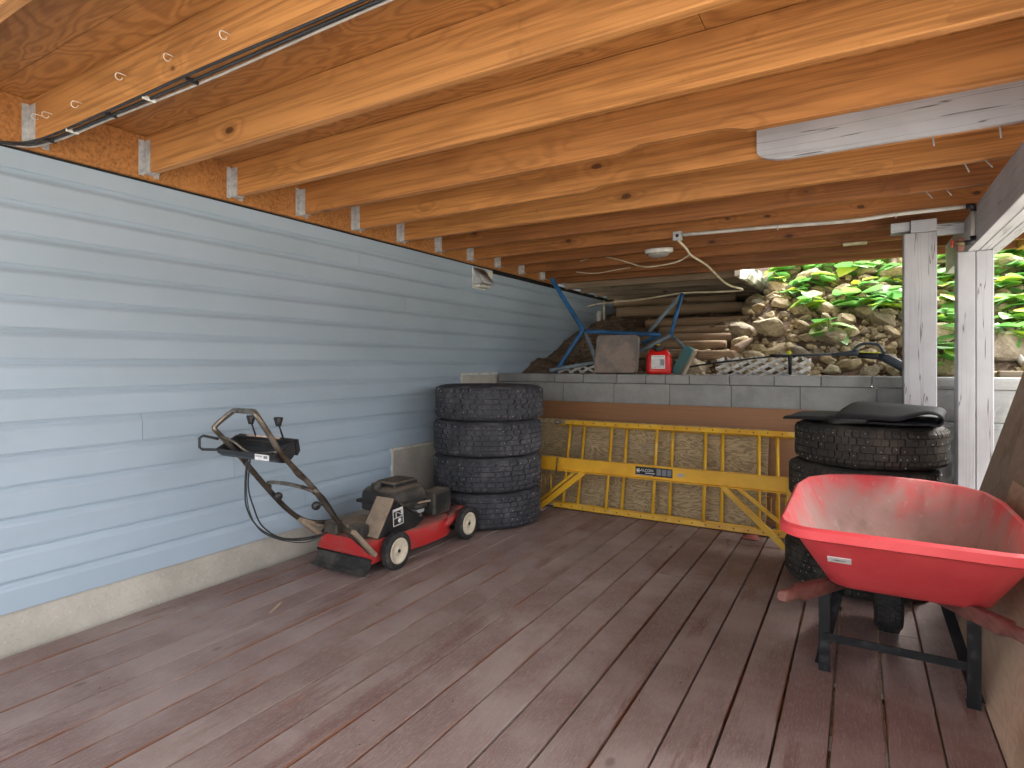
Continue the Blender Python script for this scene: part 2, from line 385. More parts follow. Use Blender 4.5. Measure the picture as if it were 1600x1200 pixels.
M['capyellow'] = m_plain('yellow_cap', srgb('c8b626'), None, .5)
M['lime'] = m_plain('lime_trim', srgb('c9cf2c'), None, .5)
M['tool'] = m_plain('dark_blue_grey_plastic', srgb('39434e'), srgb('2b323a'), .45, 0, 10)
M['lattice'] = m_plain('white_lattice_plastic', srgb('e6e6e4'), srgb('cfcfca'), .5, 0, 10)
M['cloth'] = m_plain('faded_red_cloth', srgb('a05a52'), None, .9)
def m_glass():
    t = NT('frosted_glass', .35); t.b.inputs['Transmission Weight'].default_value = .6
    return t.done(srgb('c8c6bc'))
M['glass'] = m_glass()
def m_rock():
    t = NT('bank_rock', .85, 0, .3); v = t.coords((1, 1, 1), 50)
    cr = t.n('ValToRGB', {0: t.oi.outputs['Random']}); e = cr.color_ramp.elements
    e[0].position = 0; e[0].color = (*srgb('b8a682'), 1); e[1].position = 1; e[1].color = (*srgb('a8a59c'), 1)
    for p, h in ((.3, 'c2b290'), (.55, 'a08e68'), (.75, 'cabe9f'), (.9, '948670')):
        q = e.new(p); q.color = (*srgb(h), 1)
    c = t.mix(t.ramp(t.noise(v, 9, 6, .7), .38, .66, 0, .55), cr.outputs[0], srgb('6f6146'))
    c = t.mix(t.ramp(t.noise(v, 16, 5, .7), .55, .75, 0, .5), c, srgb('cabfa4'))
    c = t.mix(t.ramp(t.noise(t.coords((1, 1, 1), 23), 4, 5, .65), .56, .72, 0, .5), c, srgb('5c6030'))
    t.bump(t.noise(v, 24, 6, .75), .7, .015); t.bump(t.noise(v, 110, 3), .3, .003)
    return t.done(c)
M['rock'] = m_rock()
def m_soil():
    t = NT('leaf_littered_soil', .95, 0, .2); v = t.coords((1, 1, 1), 0)
    c = t.mix(t.ramp(t.noise(v, 6, 6, .7), .35, .65), srgb('5d4c3c'), srgb('8c7a68'))
    c = t.mix(t.ramp(t.noise(v, 30, 5, .7), .52, .66, 0, .7), c, srgb('a8988a'))
    c = t.mix(t.ramp(t.noise(v, 45, 4, .7, .5), .58, .66, 0, .8), c, srgb('47352a'))
    t.bump(t.noise(v, 30, 6, .75), .8, .03); return t.done(c)
M['soil'] = m_soil()
def m_ground():
    t = NT('pale_bounce_gravel', .95, 0, .2); v = t.coords((1, 1, 1), 0)  # unseen yard, its colour made pale to bounce light up under the deck
    c = t.mix(t.ramp(t.noise(v, .5, 6, .7), .35, .65), srgb('bdb7ac'), srgb('cbc5ba'))
    c = t.mix(t.ramp(t.noise(v, 60, 3, .7), .5, .7, 0, .5), c, srgb('9b948a'))
    t.bump(t.noise(v, 60, 4), .6, .02); return t.done(c)
M['ground'] = m_ground()
def m_leaf():
    t = NT('broad_green_leaf', .5, 0, .35)
    cr = t.n('ValToRGB', {0: t.oi.outputs['Random']}); e = cr.color_ramp.elements
    e[0].position = 0; e[0].color = (*srgb('6aa858'), 1); e[1].position = 1; e[1].color = (*srgb('cccb3a'), 1)
    for p, h in ((.35, '82bb68'), (.7, '98c45c'), (.88, 'aec043')):
        q = e.new(p); q.color = (*srgb(h), 1)
    v = t.coords((1, 1, 1)); c = t.mix(t.ramp(t.noise(v, 40, 3), .4, .7, 0, .35), cr.outputs[0], srgb('3f7430'))
    t.set(t.b.inputs['Base Color'], c)
    tr = t.n('BsdfTranslucent', {'Color': c}); mx = t.n('MixShader', {0: .4, 1: t.b.outputs[0], 2: tr.outputs[0]})
    t.t.links.new(mx.outputs[0], t.t.nodes['Material Output'].inputs['Surface']); return t.m
M['leaf'] = m_leaf()
M['stem'] = m_plain('green_brown_stem', srgb('5d6b34'), srgb('6b5230'), .6)
M['twig'] = m_plain('dry_twig', srgb('6f5a48'), srgb('8f8070'), .8)
M['litter'] = m_plain('dry_leaf', srgb('9a6a44'), srgb('6b4630'), .85, 0, 3, .45, .55)
M['log'] = m_lumber('peeled_log', srgb('9c8468'), srgb('665240'), srgb('3a2c20'), .9, .85, True, 0)
M['roofing'] = m_plain('dark_shingle', srgb('4a4644'), None, .9)

# ------------------------------------------------------------------ ground and hillside (setting)
g = MB().add([(-300, -300, -.36), (300, -300, -.36), (300, 300, -.36), (-300, 300, -.36)], [(0, 1, 2, 3)]).build('ground', M['ground']); tag(g, kind='structure')
def smooth(a, b, x): t = min(1, max(0, (x - a) / (b - a))); return t * t * (3 - 2 * t)
def terr(Y):
    P = [(4.6, .99), (4.9, 1.0), (5.15, 1.12), (5.5, 1.22), (6.9, 1.66), (8, 1.9), (20, 6)]
    for (a, za), (b, zb) in zip(P, P[1:]):
        if Y <= b: return za + (zb - za) * max(0, (Y - a)) / (b - a)
    return 6
def bank(X, Y):
    return .99 + (.64 * max(0, Y - 4.86) if Y < 9 else .64 * 4.14 + .45 * (Y - 9))
def hill(X, Y):
    k = smooth(1.75, 2.25, X); z = terr(Y) * (1 - k) + bank(X, Y) * k
    n = noise.noise((X * 1.7, Y * 1.7, 3)) * .07 + noise.noise((X * 5, Y * 5, 9)) * .03
    return z + n * smooth(4.8, 5.2, Y)
def xs_range(a, b, st): n = int(round((b - a) / st)); return [a + (b - a) * i / n for i in range(n + 1)]
hm = MB(); HX = xs_range(-.06, 6, .1) + xs_range(6.6, 16, .6); HYs = xs_range(4.70, 8.2, .1) + xs_range(8.8, 20, .7)
hm.add([(x, y, hill(x, y)) for y in HYs for x in HX], [(j * len(HX) + i, j * len(HX) + i + 1, (j + 1) * len(HX) + i + 1, (j + 1) * len(HX) + i) for j in range(len(HYs) - 1) for i in range(len(HX) - 1)], True)
tag(hm.build('hillside', M['soil']), kind='structure')

# ------------------------------------------------------------------ deck floor (setting) with its planks
floor = bpy.data.objects.new('deck_floor', None); col.objects.link(floor); tag(floor, kind='structure')
PW, PG = .1437, .0085
plank_cache = {}
def plank(x, y0, y1):
    L = round(y1 - y0, 3)
    if L not in plank_cache:
        plank_cache[L] = MB().box((-(PW - PG) / 2, -L / 2, -.038), ((PW - PG) / 2, L / 2, 0), .0016).mesh('plank', M['deck'])
    return link('plank', plank_cache[L], floor, (x, (y0 + y1) / 2, random.uniform(-.0012, .0008)), (0, R(random.uniform(-.25, .25)), 0))
NB = 26
joints = {2: 2.05, 4: 3.3, 7: 2.02, 11: -.3, 14: 3.1, 18: .2, 21: 2.9, 5: .1, 9: 3.62}
for k in range(NB):
    x = .62 - 4.5 * PW + k * PW + random.uniform(-.0012, .0012)
    if x + PW / 2 > 3.75: break
    if x - PW / 2 < .0: continue
    if k in joints: plank(x, -1.3, joints[k] - .002); plank(x, joints[k] + .002, 4.5)
    else: plank(x, -1.3, 4.5)
fr = MB()
for y in xs_range(-1.25, 4.4, .4): fr.box((.01, y - .019, -.2), (3.7, y + .019, -.041))
fr.build('floor_joists', M['oldwood'], floor)

# ------------------------------------------------------------------ house wall
house = thing('house', 'house side wall with pale blue lap siding above a concrete foundation', 'house')
MB().box((-6, -4, -.36), (-.03, 9.2, 5.0)).build('wall_core', M['foundation'], house)
LAP = .1235
def siding_profile(z0):                                                   # Dutch lap: butt, flat face, cove
    return [(.0125, z0 + .014), (.0125, z0 + .001), (.0165, z0 + .001), (.0176, z0 + .003), (.0158, z0 + .086), (.0130, z0 + .095), (.0080, z0 + .104), (.0058, z0 + .1120), (.0022, z0 + .1132), (.0020, z0 + LAP + .012), (-.012, z0 + LAP + .012), (-.012, z0 + .014)]
sid_cache = {}
def siding_piece(y0, y1, z0):
    L = round(y1 - y0, 3)
    if L not in sid_cache:
        p = siding_profile(0); n = len(p); mb = MB()
        vs = [(x, -L / 2, z) for x, z in p] + [(x, L / 2, z) for x, z in p]
        mb.add(vs, [(i, (i + 1) % n, n + (i + 1) % n, n + i) for i in range(n)]).add(vs, [tuple(range(n)), tuple(range(n, 2 * n))])
        sid_cache[L] = mb.mesh('siding_board', M['siding'])
    link('siding_board', sid_cache[L], house, (0, (y0 + y1) / 2, z0))
Z0 = 1.142 - 8 * LAP - .001
for k in range(15):
    z = Z0 + k * LAP; ys = -4.0
    if z > 1.95: break
    st = -4.0 if z < .50 else -4.0
    end = 3.12 if z + .02 < .50 else (3.96 if z + .02 < 1.02 else 9.0)
    seams = sorted([((k * 1.37) % 3.2) + 1.0, ((k * 2.11) % 2.9) + 4.1, ((k * .9) % 2) - 2.4])
    seams = [s_ for q_, s_ in enumerate(seams) if s_ < end - .4 and (k + q_) % 2 == 0]
    ed = [-4.0] + seams + [end]
    for a, b in zip(ed, ed[1:]): siding_piece(a + .0008, b - .0008, z)
f = MB().box((-.03, -4, -.36), (-.004, 3.12, Z0 + .02), 0).box((-.03, 3.12, -.36), (.006, 3.96, .508)).box((-.03, 3.96, -.36), (.006, 9.0, 1.03))
f.build('foundation', M['foundation'], house)
for a, b in (((-.002, 3.116, .10), (.024, 3.134, .522)), ((-.002, 3.135, .505), (.024, 3.955, .522)), ((-.002, 3.957, .505), (.024, 3.974, 1.042)), ((-.002, 3.975, 1.024), (.024, 4.52, 1.042))):
    MB().box(a, b, .002).build('white_trim', M['white'], house)
MB().box((-.01, -4, 1.957), (.020, 4.44, 1.966)).box((-.01, 4.44, 1.93), (.03, 9, 1.966)).build('flashing', M['membrane'], house)
MB().box((.0, 4.36, 1.88), (.026, 4.43, 1.948), .002).build('trim_cap', M['white'], house)
MB().box((-6.4, -4.4, 5.0), (.4, 9.6, 5.12)).build('roof', M['roofing'], house)

# ------------------------------------------------------------------ overhead deck
deck = thing('overhead_deck', 'raised timber deck with orange stained joists on grey painted posts', 'deck')
JZ0, JZ1, JX1 = 1.99, 2.162, 3.86
K0 = -4                                                                   # number of the first joist; joist 0 is the third in view
JY = [1.466 + .4305 * k for k in range(K0, 10)]
MB().box((.0, -.30, 1.967), (.04, 5.66, JZ1 - .001), .002).build('ledger', M['joist'], deck, color=(.93, .86, .8))
jm = MB().box((0, -.019, JZ0), (JX1 - .043, .019, JZ1), .004).mesh('joist', M['joist'])
def notched(x0, x1, d):
    mb = MB(); L = JX1 - .043; out = [(0, JZ0), (x0, JZ0), (x0 + .05, JZ0 + d * .4), (x0 + .09, JZ0 + d), (x1 - .12, JZ0 + d), (x1 - .06, JZ0 + d * .8), (x1, JZ0), (L, JZ0), (L, JZ1), (0, JZ1)]
    mb.prism(out, -.019, .019, Matrix.Rotation(R(90), 4, 'X')); return mb.mesh('joist', M['joist'])
jn = {2: notched(1.95, 2.45, .02), 3: notched(1.62, 2.52, .022)}
hang = MB().box((0, -.0215, -.01), (.0017, -.045, .15)).box((0, .0215, -.01), (.0017, .045, .15)).box((0, -.0215, -.0035), (.055, .0215, -.0012)).box((0, -.0225, -.003), (.052, -.0195, .145)).box((0, .0195, -.003), (.052, .0225, .145)).mesh('joist_hanger', M['galv'])
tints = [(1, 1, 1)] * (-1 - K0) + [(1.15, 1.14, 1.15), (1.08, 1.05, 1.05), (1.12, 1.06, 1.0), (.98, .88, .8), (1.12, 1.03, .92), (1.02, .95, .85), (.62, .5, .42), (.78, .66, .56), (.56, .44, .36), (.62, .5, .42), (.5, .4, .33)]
joists = []
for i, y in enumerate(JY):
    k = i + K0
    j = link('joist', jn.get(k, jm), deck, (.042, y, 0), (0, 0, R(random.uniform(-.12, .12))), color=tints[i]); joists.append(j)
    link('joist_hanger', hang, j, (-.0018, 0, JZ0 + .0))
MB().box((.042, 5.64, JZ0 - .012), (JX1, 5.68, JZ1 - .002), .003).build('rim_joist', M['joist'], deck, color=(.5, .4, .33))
MB().box((.0, -.34, JZ0 - .02), (JX1 + .04, -.302, JZ1 - .002), .003).build('rim_joist', M['joist'], deck)  # unseen near end, added where the deck is cut short to let light in
MB().box((JX1, -.30, JZ0 - .02), (JX1 + .04, 5.68, JZ1 - .002), .003).build('rim_joist', M['joist'], deck)
for xi in range(2):
    for yi in range(6):
        x0 = .0 + xi * 2.44 + (.0 if yi % 2 else -1.0); x1 = x0 + 2.438; y0 = -.32 + yi * 1.22; y1 = y0 + 1.218
        x0 = max(x0, .0); x1 = min(x1, JX1 + .04); y1 = min(y1, 5.7)
        if y1 > y0 + .05: MB().box((x0, y0, JZ1 + .0005), (x1, y1, JZ1 + .018)).build('plywood_panel', M['ceil_ply'], deck)
    if xi == 1:
        for yi in (0, 2, 4):
            y0 = -.32 + yi * 1.22; MB().box((3.8785, y0, JZ1 + .0005), (JX1 + .04, min(y0 + 1.218, 5.7), JZ1 + .018)).build('plywood_panel', M['ceil_ply'], deck)
MB().box((.02, -.34, JZ1 + .019), (JX1 + .05, 5.7, JZ1 + .045)).build('decking', M['oldwood'], deck)
# grey painted board sistered to one joist
gy = JY[3 - K0] - .041
L = [(2.47, 2.16), (2.47, 2.035), (2.478, 2.02), (2.50, 2.005), (2.545, 1.992), (2.60, 1.9875), (3.85, 1.9875), (3.85, 2.16)]
MB().prism(L, 0, .021, Matrix.Translation((0, gy + .021, 0)) @ Matrix.Rotation(R(90), 4, 'X')).build('sister_board', M['greypaint_x'], deck)
# beam of three plies on two visible posts
bx0, bx1, by1 = 3.40, 3.565, 5.35
BZ = 1.782
for a, b in ((0, .052), (.0545, .108), (.1105, .165)):
    MB().box((bx0 + a, -.28, BZ), (bx0 + b, by1, JZ0 - .001), .003).build('beam_ply', M['greypaint_y'], deck)
def post(x0, x1, y0, y1, z1, plies):
    p = bpy.data.objects.new('post', None); col.objects.link(p); p.parent = deck; p.location = ((x0 + x1) / 2, (y0 + y1) / 2, 0)
    w = (x1 - x0) / plies
    for i in range(plies):
        a = x0 + w * i + (.001 if i else 0)
        MB().box((a - p.location.x, y0 - p.location.y, -.04), (x0 + w * (i + 1) - .001 - p.location.x, y1 - p.location.y, z1), .004).build('post_ply', M['greypaint'], p)
post(3.352, 3.522, 4.32, 4.46, BZ - .001, 2)
post(3.40, 3.565, 1.25, 1.39, BZ - .001, 2)
MB().box((3.085, 4.30, -.04), (3.252, 4.44, 1.915), .005).build('post', M['greypaint'], deck)
MB().box((3.12, 4.285, 1.916), (3.25, 4.455, 1.988), .003).build('post_packer', M['greypaint_x'], deck)
MB().box((3.02, 4.31, 1.93), (3.118, 4.43, 1.987), .003).build('post_packer', M['greypaint_x'], deck)
MB().box((3.253, 4.36, 1.90), (3.39, 4.40, 1.965), .003, Matrix.Identity(4)).build('post_packer', M['greypaint_x'], deck)
MB().box((3.585, 1.2, .93), (3.625, 3.86, 1.03), .003).build('guard_rail', M['greypaint_x'], deck)
MB().box((3.585, 1.28, -.04), (3.67, 1.36, .929), .003).build('guard_post', M['greypaint'], deck)
MB().box((3.585, 3.72, -.04), (3.67, 3.80, .929), .003).build('guard_post', M['greypaint'], deck)
# cup hooks on the first visible joist
hk = MB().tube([(0, 0, 0), (0, -.012, 0)] + [(0, -.022 - .011 * math.sin(a), -.011 + .011 * math.cos(a)) for a in [R(x) for x in range(0, 271, 30)]], .0016, 6).mesh('cup_hook', M['white'])
for i, x in enumerate((.10, .19, .42, .72, 1.0, 1.28, 1.6)):
    link('cup_hook', hk, joists[-1 - K0], (x, -.019, 2.075 - .012 * (i % 3)), (0, R(random.uniform(-20, 20)), 0))
nl = MB().tube([(0, 0, 0), (.006, -.008, -.035)], .0022, 6).mesh('loose_nail', M['galv'])
for ji, x in ((3 - K0, 3.05), (3 - K0, 3.25), (4 - K0, 3.2), (4 - K0, 3.27), (5 - K0, 3.1), (5 - K0, 3.18)):
    link('loose_nail', nl, joists[ji], (x, -.01, JZ0), (R(random.uniform(-15, 15)), R(random.uniform(-25, 10)), 0), 1.3)
st = MB().box((2.75, -.05, JZ0 - .012), (2.9, .03, JZ0 - .0015), .002).build('paint_paddle', M['cable'], loc=(0, JY[8 - K0] - .02, 0), rot=(0, 0, 0))
tag(st, 'short cream wooden stick tucked under a deck joist', 'stick')

# ------------------------------------------------------------------ older deck behind
od = thing('old_deck', 'older grey weathered deck with a white gutter behind the orange one', 'deck')
for i in range(7):
    y = 5.95 + .42 * i
    MB().box((.03, y - .02, 1.95), (1.86, y + .02, 2.11), .003).build('joist', M['oldwood'], od, color=(.8, .78, .75))
for i in range(18):
    y = 5.72 + .152 * i; MB().box((.03, y, 2.112), (1.86, y + .146, 2.15), .003).build('deck_board', M['oldwood'], od, color=(.7, .66, .62))
MB().box((1.862, 5.70, 1.93), (1.90, 8.6, 2.16), .002).build('fascia', M['white'], od)
gp = [(0, .1), (0, 0), (.05, -.012), (.075, .0), (.095, .045), (.095, .1), (.09, .1), (.09, .048), (.072, .006), (.05, -.004), (.006, .006), (.006, .1)]
MB().prism(gp, -8.55, -5.70, Matrix.Translation((1.902, 0, 1.90)) @ Matrix.Rotation(R(90), 4, 'X')).build('gutter', M['gutter'], od)
MB().box((-.02, 8.62, 1.0), (1.9, 8.7, 2.15)).build('back_boarding', M['oldwood'], od, color=(.7, .66, .62))
for x in (.25, 1.75): MB().box((x, 8.5, 1.2), (x + .1, 8.6, 1.949), .004).build('post', M['oldwood'], od)

# ------------------------------------------------------------------ retaining wall of blocks
rw = thing('retaining_wall', 'low grey concrete block retaining wall with capstones at the end of the deck', 'wall')
WY = 4.53
def rough_block(wd, h, dep, seed, amp):
    bm = bmesh.new(); n, m = max(4, int(wd / .03)), max(4, int(h / .03)); rnd = random.Random(seed); mb = MB(); vs = []
    for j in range(m + 1):
        for i in range(n + 1):
            x = wd * i / n; z = h * j / m; e = min(i, n - i, j, m - j)
            d = 0 if e == 0 else -abs(noise.noise((x * 14 + seed, z * 14, seed * 3.1))) * amp - amp * .7 - noise.noise((x * 40, z * 40, seed)) * amp * .3
            vs.append((x, d, z))
    fs = [(j * (n + 1) + i, j * (n + 1) + i + 1, (j + 1) * (n + 1) + i + 1, (j + 1) * (n + 1) + i) for j in range(m) for i in range(n)]
    mb.add(vs, fs); mb.add([(0, 0, 0), (wd, 0, 0), (wd, dep, 0), (0, dep, 0), (0, 0, h), (wd, 0, h), (wd, dep, h), (0, dep, h)], [(0, 3, 2, 1), (4, 5, 6, 7), (1, 2, 6, 5), (2, 3, 7, 6), (3, 0, 4, 7)])
    bm.free(); return mb
BW = .4555
smooth_blk = MB().box((.0012, 0, .0012), (BW - .0012, .22, .1988), .004).mesh('block', M['block'])
for c in range(5):
    z1 = .962 - .2 * c; z0 = z1 - .2; off = .675 - (0 if c % 2 == 0 else BW / 2)
    x = off - 2 * BW
    while x < 4.9:
        a, b = max(x, .03), min(x + BW, 4.95)
        if b - a > .05 and z1 > .0:
            zz = max(z0, -.03)
            if a > 2.9: rough_block(b - a - .004, z1 - zz - .004, .22, c * 20 + a, .013).build('block', M['block'], rw, loc=(a + .002, WY + .004, zz + .002))
            elif abs(b - a - BW) < 1e-6 and zz == z0: link('block', smooth_blk, rw, (a, WY + random.uniform(-.001, .002), z0))
            else: MB().box((.002, 0, .002), (b - a - .002, .22, z1 - zz - .002), .004).build('block', M['block'], rw, loc=(a, WY, zz))
        x += BW
caps = [.03, .32, .60, .868, 1.16, 1.40, 1.556, 1.74, 2.03, 2.334, 2.626, 2.924, 3.22, 3.52, 3.82, 4.12, 4.42, 4.72, 4.95]
for a, b in zip(caps, caps[1:]):
    y0 = WY - .012 + random.uniform(-.002, .002)
    if a > 3.2: rough_block(b - a - .004, .07, .25, a * 7, .010).build('capstone', M['block'], rw, loc=(a + .002, y0 + .004, .964))
    else: MB().box((a + .002, y0, .964), (b - .002, y0 + .26, 1.035 + random.uniform(-.001, .001)), .004).build('capstone', M['block'], rw)
MB().box((.04, WY + .05, -.1), (4.94, WY + .2, .955)).build('wall_core', M['block'], rw)

# ------------------------------------------------------------------ hillside: logs, rocks, plants
def log_mesh(L, r, seed):
    n = 12; rings = []
    for i in range(13):
        x = L * i / 12; rr = r * (1 + .10 * noise.noise((x * 3, seed, 0)) - .05 * i / 12)
        if i in (0, 12): rr *= .93
        rings.append([(x, rr * (1 + .05 * noise.noise((a * 2, x * 2, seed))) * math.cos(2 * math.pi * a / n) + .012 * noise.noise((x * 1.5, seed, 5)), rr * math.sin(2 * math.pi * a / n) + .010 * noise.noise((x * 1.3, seed, 8))) for a in range(n)])
    return MB().loft(rings).mesh('log', M['log'])
LG = 'logs stepping up the bank under the old deck'
for i, (y, Y, xa, xb, r) in enumerate(((555, 5.12, 1090, 1150, .042), (553, 5.2, 985, 1090, .045), (538, 5.5, 1010, 1135, .04), (529, 5.78, 1000, 1158, .05), (516, 6.05, 1030, 1148, .045), (503, 6.4, 1010, 1168, .055), (484, 6.95, 965, 1165, .065), (470, 7.5, 940, 1150, .06))):
    a = ony(xa, y, Y); b = ony(xb, y, Y); a.z = b.z = (a.z + b.z) / 2
    o = link('terrace_log', log_mesh((b - a).length, r, i * 3.3), None, a, (0, 0, R(random.uniform(-1.5, 1.5))))
    tag(o, 'weathered round log laid across the stepped bank under the old deck', 'log', LG)
for i, (x, y, Y) in enumerate(((1152, 548, 5.3), (1160, 532, 5.7), (1154, 518, 6.0), (1166, 502, 6.35), (1172, 482, 6.85))):
    p = ony(x, y, Y); o = link('cross_log', log_mesh(.34, .052, 50 + i), None, p - Vector((0, .10, .01)), (0, R(-14), R(78)))
    tag(o, 'short grey log end set crosswise where the log steps meet the rocks', 'log', 'cross logs at the end of the steps')

rocks = []
for sd_ in range(9):
    bm = bmesh.new(); bmesh.ops.create_icosphere(bm, subdivisions=3, radius=.5); rnd = random.Random(sd_ + 40)
    cuts = [(Vector((rnd.gauss(0, 1), rnd.gauss(0, 1), rnd.gauss(0, 1))).normalized(), rnd.uniform(.27, .43)) for _ in range(9)]
    for v in bm.verts:
        for nrm, d in cuts:
            e = v.co.dot(nrm) - d
            if e > 0: v.co -= nrm * e
        v.co += v.co.normalized() * (noise.noise(v.co * 3.1 + Vector((sd_ * 7, 0, 0))) * .06 + noise.noise(v.co * 8 + Vector((0, sd_, 0))) * .022)
        v.co.z *= .74
    me = bpy.data.meshes.new('rock'); bm.to_mesh(me); bm.free(); me.materials.append(M['rock']); rocks.append(me)
RG = 'rocks piled on the bank'
rnd = random.Random(11); placed = []
def put_rock(X, Y, s):
    z = hill(X, Y) + s * .16
    o = link('bank_rock', rnd.choice(rocks), None, (X, Y, z), (rnd.uniform(-.5, .5), rnd.uniform(-.5, .5), rnd.uniform(0, 6.3)), (s * rnd.uniform(.9, 1.35), s, s * rnd.uniform(.75, 1.05)))
    if s >= .23: tag(o, 'big angular rock, one of the largest piled on the bank', 'rock', 'large ' + RG)
    elif s >= .15: tag(o, 'middling angular rock piled on the bank behind the block wall', 'rock', 'middling ' + RG)
    else: tag(o, 'fist sized stone wedged between larger rocks on the bank', 'rock', 'fist sized ' + RG)
tries = 0
while len(placed) < 285 and tries < 12000:
    tries += 1
    X = rnd.uniform(1.75, 4.9); Y = 4.88 + abs(rnd.gauss(0, .75)); 
    if Y > 7.2: continue
    if X < 2.1 and Y < 5.0 + (2.1 - X) * .4: continue
    if X < 2.1 and Y > 7: continue
    s = rnd.choice((.10, .12, .14, .17, .2, .24, .29, .34)) * (1 if Y < 5.9 else .9)
    if X < 2.58 and Y < 5.06 and s > .13: continue
    if Y - s * .55 < 4.83: continue
    if any((X - a) ** 2 + (Y - b) ** 2 < (.40 * (s + c)) ** 2 for a, b, c in placed): continue
    placed.append((X, Y, s)); put_rock(X, Y, s)
o = link('mossy_boulder', rocks[2], None, ony(1130, 545, 5.3) + Vector((.42, 0, -.05)), (.2, .1, 1.1), (.42, .3, .3)); tag(o, 'large dark mossy boulder at the foot of the rock bank beside the logs', 'boulder')
o = link('flat_stone', rocks[5], None, (1.66, 4.98, 1.07), (.1, .2, .4), (.3, .2, .28)); tag(o, 'squat dark stone behind the teal block on the wall top', 'stone')
# small stones and litter nobody could count
sm = MB(); base = [tuple(v.co) for v in rocks[3].vertices]; bf = [tuple(p.vertices) for p in rocks[3].polygons]
ico = bmesh.new(); bmesh.ops.create_icosphere(ico, subdivisions=1, radius=.5); ico.verts.ensure_lookup_table()
iv = [v.co.copy() for v in ico.verts]; iff = [tuple(v.index for v in f.verts) for f in ico.faces]; ico.free()
for _ in range(1700):
    X = rnd.uniform(1.5, 6); Y = 4.85 + abs(rnd.gauss(0, 1.0)); s = rnd.uniform(.02, .07)
    m = Euler((rnd.uniform(0, 6), rnd.uniform(0, 6), rnd.uniform(0, 6))).to_matrix()
    j = [rnd.uniform(.75, 1.15) for _ in iv]
    sm.add([(m @ (v * q)) * s + Vector((X, Y, hill(X, Y) + s * .15)) for v, q in zip(iv, j)], iff)
tag(sm.build('small_stones', M['rock']), 'small stones and pebbles between the larger bank rocks', 'stones', kind='stuff')
lt = MB()
for _ in range(2600):
    X = rnd.uniform(.1, 5.5); Y = rnd.uniform(4.85, 7.6); s = rnd.uniform(.012, .035)
    if X > 2 and rnd.random() < .3: continue
    m = Euler((rnd.uniform(-.6, .6), rnd.uniform(-.6, .6), rnd.uniform(0, 6))).to_matrix()
    lt.add([m @ Vector(p) * s + Vector((X, Y, hill(X, Y) + .012)) for p in ((-1, 0, 0), (0, -.5, .15), (1, 0, 0), (0, .5, .15))], [(0, 1, 2), (0, 2, 3)])
tag(lt.build('leaf_litter', M['litter']), 'dry brown fallen leaves scattered over the bank', 'leaves', kind='stuff')
# broad-leaved plants
def leaf_mesh(wd, fold):
    ts = [0, .12, .3, .5, .7, .88, 1.0]; ws = [.03, .62, .98, 1.0, .78, .42, .0]; vs = []
    for t_, q in zip(ts, ws):
        y = t_; dz = -.18 * t_ * t_
        vs += [(-q * wd / 2, y - .05 * q, dz + fold * q), (0, y, dz), (q * wd / 2, y - .05 * q, dz + fold * q)]
    fs = []
    for i in range(len(ts) - 1):
        b = i * 3; fs += [(b, b + 1, b + 4, b + 3), (b + 1, b + 2, b + 5, b + 4)]
    return MB().add(vs, fs, True).mesh('leaf', M['leaf'])
leaves = [leaf_mesh(.82, .08), leaf_mesh(.95, .03), leaf_mesh(.7, .12)]
PGp = 'leafy plants growing over the rocky bank'
def plant(X, Y, n, ls, hgt):
    z = hill(X, Y); p = thing('leafy_plant', 'low plant with broad pale green leaves growing on the rocky bank', 'plant', (X, Y, z), (0, 0, rnd.uniform(0, 6.3)), PGp)
    st = MB(); lv = []
    for k in range(max(2, n // 4)):
        a = rnd.uniform(0, 6.3); l = rnd.uniform(.08, .2) * hgt; tip = Vector((math.cos(a) * l * .9, math.sin(a) * l * .9, hgt * rnd.uniform(.5, 1)))
        pts = bez([(0, 0, -.03), tip * .5 + Vector((0, 0, .03)), tip], 3); st.tube(pts, [.004] * 3 + [.003] * (len(pts) - 3), 5)
        for q in range(4):
            t_ = 1 - .22 * q; b = pts[min(len(pts) - 1, int(t_ * (len(pts) - 1)))]; lv.append((b, a + (0, 1.5, -1.5, 2.6)[q] + rnd.uniform(-.5, .5)))
    st.build('stem', M['stem'], p)
    for b, a in lv[:n]:
        s = ls * rnd.uniform(.7, 1.25)
        link('leaf', rnd.choice(leaves), p, b, (R(rnd.uniform(-25, 20)), R(rnd.uniform(-20, 20)), a - 1.57), s)
cnt = 0
spots = [(1245, 455), (1262, 448), (1290, 440), (1225, 425), (1252, 415), (1285, 420), (1330, 425), (1310, 405), (1360, 418), (1345, 450), (1395, 440), (1385, 465), (1370, 475), (1400, 480), (1295, 515), (1405, 425), (1378, 405), (1270, 480), (1480, 470), (1472, 440), (1478, 500), (1470, 520), (1485, 550), (1475, 575),
         (1575, 400), (1590, 420), (1570, 450), (1590, 470), (1575, 480), (1580, 500), (1570, 545), (1590, 560), (1565, 400), (1595, 395), (1420, 430), (1440, 450), (1450, 420), (1215, 440), (1235, 400), (1500, 430), (1520, 460), (1540, 440), (1340, 395), (1280, 395), (1215, 410), (1320, 470), (1345, 480), (1490, 410), (1460, 400), (1600, 440), (1610, 500), (1620, 420)]
for (x, y) in spots:
    d = ray(x, y); t_ = 4.0; 
    while t_ < 12:
        q = CP + d * t_
        if q.y > 4.9 and q.z < hill(q.x, q.y) + .07: break
        t_ += .02
    plant(q.x, q.y, rnd.choice((8, 8, 12, 12)), rnd.uniform(.14, .2), rnd.uniform(.12, .22))
for _ in range(16):
    X = rnd.uniform(2.1, 5.2); Y = rnd.uniform(6.5, 8.4); plant(X, Y, 12, rnd.uniform(.12, .17), rnd.uniform(.15, .3))
for _ in range(34):
    X = rnd.uniform(4.2, 9.5); Y = rnd.uniform(5.3, 9.5); plant(X, Y, 12, rnd.uniform(.13, .2), rnd.uniform(.15, .32))
